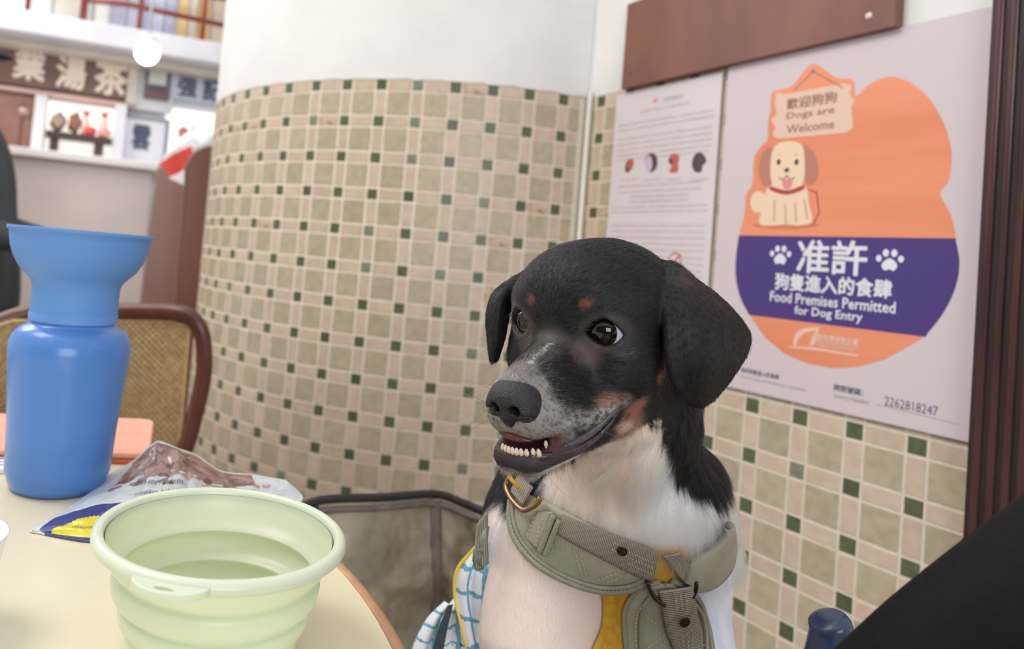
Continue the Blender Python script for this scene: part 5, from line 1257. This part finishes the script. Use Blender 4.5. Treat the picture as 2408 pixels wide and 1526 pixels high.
def stitch(paths, off, name='stitching', parent=None, step=.0032, ln=.0021, w_=.00032):
    VF = []
    for p in paths:
        Q = on_surf(p, off, 80); d = np.r_[0, np.cumsum(np.linalg.norm(np.diff(Q, axis=0), axis=1))]
        for s0 in np.arange(0, d[-1] - ln, step):
            a = np.array([np.interp(s0, d, Q[:, i]) for i in range(3)]); b = np.array([np.interp(s0 + ln, d, Q[:, i]) for i in range(3)])
            VF.append(tube([a, (a + b) / 2, b], [w_ * .6, w_, w_ * .6], 4))
    V, F = merge(*VF); o = obj(name, V, F, m_thread); keep(o, parent or harness); o['kind'] = 'stuff'; return o
PADS = []
def pad(A, B, off, th, name, label=None, bulge=.0012):
    G = lofted(A, B, off, 64, 12, bulge); o = part_sheet(name, G, th, m_pad, harness)
    if label: o['label'] = label
    PADS.append(G); return G
# shoulder pad on the left of the photograph
A1 = [(1218, 1180), (1213, 1225), (1228, 1272), (1262, 1315), (1312, 1345), (1372, 1364), (1430, 1371), (1480, 1364), (1512, 1345)]
B1 = [(1238, 1150), (1262, 1168), (1298, 1180), (1335, 1200), (1372, 1220), (1410, 1240), (1450, 1262), (1490, 1284), (1520, 1310)]
pad(A1, B1, .0062, .004, 'shoulder_pad')
def pipe(path, off, r, name='piping', n=70, parent=None):
    Q = on_surf(path, off, n); v, f = tube(Q, r, 10); o = obj(name, v, f, m_pipe); keep(o, parent or harness); return o
pipe(A1, .0066, .0026)
def inset(A, C, k): return [tuple(np.array(a) + (np.array(C) - np.array(a)) * k) for a in A]
def shift_in(A, B, px):
    A = interp_curve(A, 30); B = interp_curve(B, 30); d = B - A; l = np.linalg.norm(d, axis=1, keepdims=True); return [tuple(v) for v in A + d / l * np.minimum(px, l * .5)]
pipe(shift_in(A1, B1, 13), .0080, .0013)
stitch([shift_in(A1, B1, 6)], .0083, step=.0026, ln=.0017)
z5 = lambda x, y: (1160 + x / 5.45, 1120 + y / 5.45)
stitch([[z5(790, 820), z5(960, 740)], [z5(740, 905), z5(900, 830), z5(1010, 770)], [z5(1085, 820), z5(1120, 1010), z5(1150, 1160)], [z5(1140, 870), z5(1180, 1010), z5(1210, 1160)],
        [z5(1340, 1205), z5(1600, 1110)], [z5(1450, 1235), z5(1650, 1150)], [z5(545, 530), z5(560, 620)], [z5(420, 470), z5(560, 560)]], .0080)
# webbing strap running over the pad
SA = [(1322, 1242), (1372, 1270), (1425, 1298), (1475, 1324), (1522, 1345)]; SB = [(1338, 1205), (1385, 1224), (1435, 1243), (1485, 1262), (1532, 1280)]
G = lofted(SA, SB, .0094, 80, 8, .0003); part_sheet('chest_strap', G, .0015, m_web, harness, ribs=60.0); PADS.append(G)
stitch([[(1440, 1262), (1485, 1283), (1525, 1300)], [(1438, 1272), (1482, 1293), (1523, 1311)], [(1470, 1300), (1500, 1314), (1522, 1324)]], .0102, step=.0022, ln=.0013, w_=.0003)
# folded loops holding the strap
G = lofted([z5(500, 750), z5(650, 900)], [z5(660, 440), z5(860, 430)], .0096, 8, 20, .0006); part_sheet('strap_loop', G, .0016, m_pad, harness)
stitch([[z5(600, 840), z5(680, 640), z5(750, 480)], [z5(520, 720), z5(600, 560), z5(650, 470)]], .0104)
for a_, b_2, r_ in ((z5(655, 900), z5(870, 470), .0020), (z5(715, 930), z5(930, 530), .0018)):
    pipe([a_, ((a_[0] + b_2[0]) / 2, (a_[1] + b_2[1]) / 2), b_2], .0100, r_, 'strap_loop_edge', 20)
# brass ring and its little strap
ringp = [(1236, 1131), (1222, 1146), (1220, 1162), (1232, 1180), (1248, 1194), (1260, 1199), (1275, 1193), (1290, 1180), (1296, 1168)]
Q = on_surf(ringp, .0120, 50, 4); v_, f_ = tube(Q, .0019, 10); keep(obj('ring', v_, f_, m_brass), harness)
G = lofted([(1224, 1165), (1250, 1190)], [(1246, 1122), (1276, 1148)], .0105, 10, 18); part_sheet('ring_strap', G, .0015, m_web, harness, ribs=9.0)
# right shoulder pad
A2 = [(1690, 1225), (1697, 1255), (1698, 1290), (1690, 1325), (1662, 1355), (1630, 1366), (1604, 1358)]
B2 = [(1684, 1240), (1668, 1262), (1646, 1280), (1624, 1292), (1604, 1306), (1596, 1322), (1595, 1342)]
pad(A2, B2, .0058, .004, 'shoulder_pad')
pipe(A2, .0066, .0026); pipe(shift_in(A2, B2, 15), .0080, .0014); stitch([shift_in(A2, B2, 8)], .0092, step=.0026, ln=.0017)
pipe([(1640, 1345), (1654, 1315), (1664, 1285)], .0082, .0011, 'pad_seam', 20); pipe([(1676, 1262), (1684, 1280), (1686, 1300)], .0082, .0013, 'pad_seam', 20)
G = lofted([(1545, 1290), (1565, 1316), (1590, 1346)], [(1580, 1284), (1596, 1306), (1609, 1334)], .0088, 40, 8); part_sheet('chest_strap', G, .0015, m_web, harness, ribs=20.0); PADS.append(G)
# lower chest pad
A3 = [(1540, 1352), (1502, 1364), (1477, 1394), (1465, 1430), (1465, 1484), (1468, 1530), (1474, 1600)]
B3 = [(1570, 1350), (1606, 1372), (1630, 1405), (1643, 1446), (1653, 1488), (1660, 1530), (1664, 1600)]
G = lofted(A3, B3, .0056, 60, 22, .0035); part_sheet('chest_pad', G, .004, m_pad, harness); PADS.append(G)
pipe(A3, .0056, .0016); pipe(B3, .0056, .0022)
I3 = [(1535, 1368), (1520, 1376), (1503, 1405), (1498, 1450), (1499, 1526), (1502, 1600)]; J3 = [(1600, 1388), (1612, 1402), (1627, 1430), (1637, 1474), (1643, 1530), (1646, 1600)]
pipe(I3, .0086, .0014); pipe(J3, .0086, .0014)
stitch([[(1514, 1376), (1496, 1402), (1488, 1430), (1487, 1484), (1492, 1530)], [(1510, 1508), (1550, 1466)], [(1512, 1524), (1554, 1480)], [(1509, 1426), (1535, 1446)], [(1620, 1498), (1634, 1500)], [(1620, 1510), (1635, 1512)]], .0098)
z6 = lambda x, y: (1440 + x / 5.334, 1240 + y / 5.334)
G = lofted([z6(490, 615), z6(520, 800), z6(570, 1160), z6(640, 1400), z6(690, 1560), z6(730, 1900)], [z6(850, 575), z6(880, 850), z6(940, 1200), z6(970, 1400), z6(985, 1560), z6(1000, 1900)], .0122, 90, 8, .0002)
part_sheet('vertical_strap', G, .0016, m_web, harness, ribs=56.0)
stitch([[z6(640, 620), z6(670, 850)], [z6(700, 620), z6(725, 850)], [z6(755, 620), z6(780, 850)], [z6(700, 1190), z6(780, 1500)], [z6(770, 1190), z6(830, 1500)], [z6(830, 1180), z6(870, 1500)]], .0131, step=.0024, ln=.0015)
def rivet(x, y, off, r=.0030):
    p, n = surf(x, y, off); q = Vector(n).to_track_quat('Z', 'Y').to_matrix()
    V, F = lathe([(0.0001, .0004), (r * .55, .0004), (r * .8, .0002), (r, .0006), (r * 1.05, 0)], 24)
    V = [np.array(q @ Vector(v)) + p for v in V]; o = obj('rivet', V, F, m_dark); keep(o, harness)
    V, F = lathe([(0.0001, .0016), (r * .22, .0015), (r * .36, .0010), (r * .40, .0003)], 16)
    V = [np.array(q @ Vector(v)) + p for v in V]; k = obj('rivet_cap', V, F, m_brass); k.parent = o; k.matrix_parent_inverse = Matrix.Translation(-Vector(harness.location))
rivet(1459, 1275, .0108); rivet(1578, 1426, .0140, .0035)
Q = on_surf([(1508, 1334), (1514, 1352), (1526, 1372), (1542, 1386)], .0120, 30, 3); Q2 = on_surf([(1598, 1374), (1606, 1356), (1607, 1338)], .0115, 20, 2)
v1 = tube(Q, .0015, 10); v2 = tube(Q2, .0012, 8); V, F = merge(v1, v2); keep(obj('ring', V, F, mat('gunmetal', rgb(72, 66, 64), .3, metal=.8)), harness)
# buckle behind the shoulder, left
bk = lambda x, y: at(x, y, .515)
m_buck = mat('buckle_plastic', rgb(150, 152, 138), .4)
G = interp_grid([[bk(1122, 1232), bk(1146, 1200)], [bk(1116, 1290), bk(1146, 1262)], [bk(1118, 1340), bk(1148, 1322)]], 5, 14); part_sheet('girth_strap', G, .002, m_web, harness, ribs=6.0)
v_, f_ = tube([bk(1141, 1236), bk(1134, 1262), bk(1128, 1285)], [.0034, .0040, .0036], 10, flat=(1, .6)); keep(obj('buckle', v_, f_, m_buck), harness)
v_, f_ = tube([bk(1127, 1292), bk(1124, 1318), bk(1128, 1338)], [.0042, .0040, .0030], 10, flat=(1, .6)); keep(obj('buckle', v_, f_, mat('buckle_dark', rgb(104, 104, 92), .45)), harness)

# ------------------------------------------------------------------ shirt
shirt = thing('dog_shirt', 'white knitted dog shirt with yellow trim under the harness and blue-grid skirt', 'dog clothes', tuple(at(1560, 1600, .52)))
m_yel = noisy('yellow_rib', rgb(220, 172, 52), rgb(205, 150, 36), 200, .7, bump=.3, bscale=900)
rows = [(1284, 1520, 1590), (1300, 1505, 1608), (1330, 1470, 1622), (1366, 1418, 1627), (1410, 1417, 1630), (1470, 1411, 1648), (1530, 1386, 1668), (1600, 1352, 1676)]
G = []
for y_, a_, c2 in rows: G.append([surf(a_ + (c2 - a_) * t, y_, .0022)[0] for t in np.linspace(0, 1, 26)])
G = relax(interp_grid(G, 26, 50), 2); part_sheet('yellow_front', G, .0015, m_yel, shirt); PADS.append(G)
pth = [(1448, 1366), (1446, 1420), (1441, 1466), (1424, 1506), (1408, 1540)]
Q = on_surf(pth, .0036, 40); v_, f_ = tube(Q, .0008, 8); keep(obj('hem_seam', v_, f_, m_yel), shirt)
m_knit = noisy('white_knit', rgb(226, 230, 242), rgb(212, 217, 233), 70, .85, bump=.5, bscale=1500)
bm = bmesh.new(); bm.from_mesh(body.data)
pc = at(1618, 1400, .50)
geom = lambda: bm.verts[:] + bm.edges[:] + bm.faces[:]
bmesh.ops.bisect_plane(bm, geom=geom(), plane_co=Vector(pc), plane_no=Vector((-1, .25, .16)).normalized(), clear_outer=True)
bmesh.ops.bisect_plane(bm, geom=geom(), plane_co=Vector(at(1640, 1335, .52)), plane_no=(0, 0, 1), clear_outer=True)
bmesh.ops.bisect_plane(bm, geom=geom(), plane_co=(0, 0, .60), plane_no=(0, 0, -1), clear_outer=True)
bm.normal_update()
me = bpy.data.meshes.new('knit'); 
for v in bm.verts: v.co += v.normal * .0030 * (1 if v.normal @ (v.co - Vector(at(1440, 1480, .57))) > 0 else -1)
bm.to_mesh(me); bm.free(); me.materials.append(m_knit); me.polygons.foreach_set('use_smooth', [True] * len(me.polygons))
kn = bpy.data.objects.new('knit_side', me); link(kn); keep(kn, shirt); sm = kn.modifiers.new('thick', 'SOLIDIFY'); sm.thickness = .001; sm.offset = -1
# blue-grid cotton skirt gathered behind the shoulder
m_grid = mat('grid_cotton', rgb(232, 236, 242), .8); N_, L_, b_ = nodes(m_grid)
uvn = N_.new('ShaderNodeUVMap'); nz = N_.new('ShaderNodeTexNoise'); nz.inputs['Scale'].default_value = 5.0; L_.new(uvn.outputs[0], nz.inputs['Vector'])
mv = N_.new('ShaderNodeVectorMath'); mv.operation = 'MULTIPLY_ADD'; mv.inputs[1].default_value = (.10, .10, 0); L_.new(nz.outputs['Color'], mv.inputs[0]); L_.new(uvn.outputs[0], mv.inputs[2])
sx = N_.new('ShaderNodeSeparateXYZ'); L_.new(mv.outputs[0], sx.inputs[0])
def lines(k, sock, wd):
    f_ = math_node(N_, L_, 'FRACT', math_node(N_, L_, 'MULTIPLY', sock, k)); return math_node(N_, L_, 'LESS_THAN', f_, wd)
gl = math_node(N_, L_, 'MAXIMUM', lines(2.6, sx.outputs[0], .17), lines(5.0, sx.outputs[1], .17))
mx = N_.new('ShaderNodeMix'); mx.data_type = 'RGBA'; mx.inputs[6].default_value = (*rgb(234, 238, 244), 1); mx.inputs[7].default_value = (*rgb(110, 172, 198), 1)
L_.new(gl, mx.inputs[0])
n3 = N_.new('ShaderNodeTexNoise'); n3.inputs['Scale'].default_value = 26; n3.inputs['Detail'].default_value = 5; L_.new(uvn.outputs[0], n3.inputs['Vector'])
n4 = N_.new('ShaderNodeTexNoise'); n4.inputs['Scale'].default_value = 2.6; L_.new(uvn.outputs[0], n4.inputs['Vector'])
ink = math_node(N_, L_, 'MULTIPLY', math_node(N_, L_, 'GREATER_THAN', n3.outputs[0], .60), math_node(N_, L_, 'GREATER_THAN', n4.outputs[0], .56))
mx2 = N_.new('ShaderNodeMix'); mx2.data_type = 'RGBA'; L_.new(mx.outputs[2], mx2.inputs[6]); mx2.inputs[7].default_value = (*rgb(60, 72, 108), 1); L_.new(ink, mx2.inputs[0])
n5 = N_.new('ShaderNodeTexNoise'); n5.inputs['Scale'].default_value = 5.1; L_.new(mv.outputs[0], n5.inputs['Vector'])
mx3 = N_.new('ShaderNodeMix'); mx3.data_type = 'RGBA'; L_.new(mx2.outputs[2], mx3.inputs[6]); mx3.inputs[7].default_value = (*rgb(224, 160, 50), 1)
L_.new(math_node(N_, L_, 'GREATER_THAN', n5.outputs[0], .70), mx3.inputs[0]); L_.new(mx3.outputs[2], b_.inputs['Base Color'])
def folds(G, amp, k, ph=0):
    G = np.array(G); nv, nu = G.shape[:2]
    for i in range(nv):
        for j in range(nu): G[i, j] += MR[2] * amp * math.sin(k * j / nu * 6.28 + ph + 1.5 * i / nv)
    return G
fl = lambda rows: interp_grid([[at(*q) for q in r] for r in rows], 40, 50)
G1 = folds(fl([[(1118, 1288, .545), (1140, 1275, .540), (1165, 1270, .530)], [(1076, 1340, .550), (1115, 1345, .542), (1165, 1350, .532)], [(1070, 1400, .552), (1110, 1405, .545), (1165, 1410, .535)],
             [(1084, 1465, .548), (1118, 1470, .545), (1170, 1480, .535)], [(1100, 1535, .545), (1130, 1540, .54), (1180, 1560, .53)], [(1125, 1640, .545), (1160, 1640, .54), (1230, 1640, .53)]]), .0022, 2.4)
part_sheet('grid_skirt', G1, .001, m_grid, shirt)
v_, f_ = tube([G1[i, 0] for i in range(50)], .0013, 8); o_ = obj('yellow_binding', v_, f_, mat('binding', rgb(236, 208, 70), .6)); keep(o_, shirt)
v_, f_ = tube([G1[0, i] for i in range(20)], .0011, 8); keep(obj('yellow_binding', v_, f_, bpy.data.materials['binding']), shirt)
G2 = folds(fl([[(1045, 1420, .585), (1075, 1412, .575), (1100, 1408, .565)], [(1012, 1452, .59), (1055, 1448, .575), (1105, 1450, .565)], [(985, 1495, .59), (1045, 1500, .575), (1115, 1500, .562)],
             [(968, 1540, .59), (1040, 1550, .572), (1125, 1560, .56)], [(950, 1640, .59), (1030, 1640, .575), (1130, 1650, .56)]]), .0026, 3.1, 1)
part_sheet('grid_skirt', G2, .001, m_grid, shirt)
G3 = fl([[(1052, 1418, .575), (1064, 1414, .573)], [(1030, 1470, .572), (1050, 1475, .570)], [(1014, 1530, .570), (1040, 1535, .568)], [(1010, 1620, .57), (1036, 1620, .568)]]) - MR[2] * .004
part_sheet('navy_band', G3, .001, mat('navy', rgb(52, 62, 74), .7), shirt)
# yellow cord at the collar
v_, f_ = tube([H(-4.2, -4.0, -8.2) * 0 + at(*q) for q in ((1196, 1118, .515), (1206, 1132, .512), (1220, 1146, .508))], .0015, 8); keep(obj('yellow_cord', v_, f_, m_yel), shirt)
# ------------------------------------------------------------------ fur
def tri_sample(PV, FQ, NV, n, wts):
    a = PV[FQ[:, 0]]; b = PV[FQ[:, 1]]; c = PV[FQ[:, 2]]; d = PV[FQ[:, 3]]
    ar = (np.linalg.norm(np.cross(b - a, c - a), axis=1) + np.linalg.norm(np.cross(c - a, d - a), axis=1)) / 2 * wts
    f = rng.choice(len(FQ), n, p=ar / ar.sum()); u = rng.random((n, 1)); v = rng.random((n, 1))
    p = (a[f] * (1 - u) + b[f] * u) * (1 - v) + (d[f] * (1 - u) + c[f] * u) * v
    nn = (NV[FQ[f, 0]] * (1 - u) + NV[FQ[f, 1]] * u) * (1 - v) + (NV[FQ[f, 3]] * (1 - u) + NV[FQ[f, 2]] * u) * v
    return p, nn / np.linalg.norm(nn, axis=1, keepdims=True)
fc = DPW[DQ].mean(1); fn = DN[DQ].mean(1); rel_ = fc - CAM
qf = (fc - HO) @ HR * 100
facing = np.einsum('ij,ij->i', fn, -rel_ / np.linalg.norm(rel_, axis=1, keepdims=True))
wts = (facing > -.45) * (fc[:, 2] > .66) * np.where(facing > -.2, 1., .5)
wts = wts * (1 + 1.2 * near(qf, (4.5, 0, -3.2), (3.2, 3.2, 3.2), .2) + .3 * near(qf, (-2, 0, 0), (8, 7, 7), .2))
NF = 190000
RP, RN = tri_sample(DPW, DQ, DN, NF, wts)
r0 = rng.random(NF)
C_, LN, nohair, q_, P_, ih = coat(RP, rnd=r0)
ear_all = np.concatenate(EAR_PTS) + CAM
from mathutils.kdtree import KDTree
kd = KDTree(len(ear_all)); [kd.insert(p, i) for i, p in enumerate(ear_all.tolist())]; kd.balance()
pb = np.concatenate([g.reshape(-1, 3) for g in PADS]); kp = KDTree(len(pb)); [kp.insert(p, i) for i, p in enumerate(pb.tolist())]; kp.balance()
n1 = len(EAR_PTS[0]); ear_w = np.zeros(NF); flow = np.zeros((NF, 3))
ed = [at(1655, 960, .43) - at(1610, 650, .45), at(1158, 850, .478) - at(1230, 640, .49)]; ed = [e / np.linalg.norm(e) for e in ed]
# flow of the coat: backwards over the head, down the body, down the ears
F_head = np.tile(np.array([-1., 0, 0]), (NF, 1)); x_, y_, z_ = q_.T
F_head[:, 2] += np.interp(z_, [-7, -4.5, -2, 0, 3], [-1.0, -.55, -.35, .10, .35]) 
F_head[:, 1] += np.sign(y_) * np.interp(z_, [-6, -2, 1, 3], [.1, .25, .45, .35]) * np.clip(np.abs(y_), 0, 1)
fr = near(q_, (5.4, 0, -2.8), (2.2, 2.4, 2.6), .3)[:, None]                       # fan out from the nose
F_head = F_head * (1 - fr * .6) + (q_ - np.array([7.5, 0, -2.6])) / 3 * fr * .6
F_head = F_head @ HR.T
F_body = np.tile(np.array([0., 0, -1.]), (NF, 1)); F_body[:, 0] += .25 * np.sin(P_[:, 0] * 60 + 1)
hm = near(q_, (-1.6, 0, -1.5), (8.2, 6.6, 6.4), .15)[:, None]
flow = F_head / np.linalg.norm(F_head, axis=1, keepdims=True) * hm + F_body * (1 - hm)
keepm = ~nohair
for i, p in enumerate(RP.tolist()):
    if q_[i, 0] < 1 and abs(q_[i, 1]) > 3.4:
        co, idx, dd = kd.find(p)
        if dd < .0052: flow[i] = ed[0] if idx < n1 else ed[1]; ear_w[i] = 1; LN[i] = .0036
    if P_[i, 2] < -.13:
        co, idx, dd = kp.find(p)
        if dd < .0078 and (P_[i, 2] < -.162 - .018 * (P_[i, 0] > .205) or LN[i] < .008): keepm[i] = False
        elif dd < .022 and LN[i] < .010: LN[i] *= .8
keepm &= ~((P_[:, 0] > at(1622, 1400, .5)[0]) & (P_[:, 2] < at(1640, 1340, .52)[2] - CAM[2]))
ft = flow - np.einsum('ij,ij->i', flow, RN)[:, None] * RN; ft /= np.linalg.norm(ft, axis=1, keepdims=True) + 1e-9
# clump the direction with smooth noise
s1 = vnoise(P_, 110, 11)[:, None] - .5; s2 = vnoise(P_, 300, 12)[:, None] - .5; side = np.cross(RN, ft)
long_ = sst(LN, .007, .016)[:, None]
d0 = ft + side * (s1 * (.25 + 1.1 * long_) + s2 * (.22 + .9 * long_) + .14 * (rng.random((NF, 1)) - .5))
d0 /= np.linalg.norm(d0, axis=1, keepdims=True)
lift = (.20 + .18 * rng.random((NF, 1)) + .16 * long_ + .10 * (vnoise(P_, 90, 14)[:, None] > .6)); lift[ear_w > 0] *= .75
L1 = (LN * (.55 + .75 * rng.random(NF)))[:, None]
grav = np.array([0, 0, -1.])
pts = []
for t in (0, .33, .66, 1.0):
    pts.append(RP - RN * .0003 + (d0 * t * (1 - .10 * t) + RN * lift * t * (1 - .55 * t)) * L1 + grav * (.22 * long_ * t * t) * L1)
pts = np.stack(pts, 1)[keepm]; cols = C_[keepm].copy(); lens = L1[keepm, 0]
dk = cols.sum(1) < .06
cols[dk] *= .6 * (.25 + 3.2 * rng.random((dk.sum(), 1)) ** 3); cols[~dk] *= (.92 + .14 * rng.random(((~dk).sum(), 1)))
def make_fur(name, pts, cols, rad, m, parent, tip=.25):
    n, k = pts.shape[:2]; hc = bpy.data.hair_curves.new(name); hc.add_curves([k] * n)
    hc.attributes['position'].data.foreach_set('vector', pts.astype(np.float32).ravel())
    ra = hc.attributes.new('radius', 'FLOAT', 'POINT'); tt = np.linspace(0, 1, k); rr = rad[:, None] * (1 - (1 - tip) * tt[None] ** 1.4)
    ra.data.foreach_set('value', rr.astype(np.float32).ravel())
    ca = hc.attributes.new('coat', 'FLOAT_COLOR', 'CURVE'); ca.data.foreach_set('color', np.c_[cols, np.ones(n)].astype(np.float32).ravel())
    hc.materials.append(m); o = bpy.data.objects.new(name, hc); COL.objects.link(o); keep(o, parent); o['kind'] = 'stuff'; return o
m_fur = mat('fur', (.02, .02, .02), .42, spec=.35)
N_, L_, b_ = nodes(m_fur); at_ = N_.new('ShaderNodeAttribute'); at_.attribute_name = 'coat'
hb_ = N_.new('ShaderNodeBsdfHairPrincipled'); hb_.parametrization = 'COLOR'; L_.new(at_.outputs['Color'], hb_.inputs['Color'])
hb_.inputs['Roughness'].default_value = .32; hb_.inputs['Radial Roughness'].default_value = .6; hb_.inputs['IOR'].default_value = 1.38
L_.new(hb_.outputs[0], N_['Material Output'].inputs['Surface']); N_.remove(b_)
m_fur.use_backface_culling = False
ths = np.where(lens > .009, .000065, .000080)
make_fur('fur', pts, cols, ths, m_fur, dog)
# whiskers
wh = []; wc = []
for k in range(22):
    y0 = rng.uniform(-1.6, -1.1) if k < 15 else rng.uniform(1.2, 2.0); s = np.sign(y0)
    root = H(rng.uniform(3.6, 5.6), y0, rng.uniform(-4.0, -2.6)); dirn = HR @ np.array([rng.uniform(-.3, .5), s * 1.0, rng.uniform(-.7, .45)]); dirn /= np.linalg.norm(dirn); l = rng.uniform(.018, .045)
    bend = np.array([0, 0, -1.]) * rng.uniform(.2, .7) + HR @ np.array([-.4, 0, 0])
    wh.append([root + dirn * l * t + bend * l * t * t * .5 for t in np.linspace(0, 1, 7)]); wc.append(rgb(60, 54, 40) if k < 15 or rng.random() < .7 else rgb(150, 145, 140))
for a_, dv in ((H(-.2, 1.9, 1.3), (.3, .6, -.3)), (H(1.4, 2.2, -6.6), (.1, .3, -1)), (H(2.6, 1.4, -7.0), (.2, .1, -1)), (H(3.2, .9, -7.0), (.3, -.2, -1)), (H(.2, 2.4, -6.6), (-.2, .2, -1)), (H(4.0, .8, -7.0), (0, .5, -1))):
    dv = HR @ np.array(dv); l = rng.uniform(.012, .035); wh.append([a_ + dv * l * t + HR @ np.array([-.5, .1, .1]) * l * t * t for t in np.linspace(0, 1, 7)]); wc.append(rgb(170, 160, 155))
make_fur('whiskers', np.array(wh), np.array(wc), np.full(len(wh), .00010), m_fur, dog, .3)
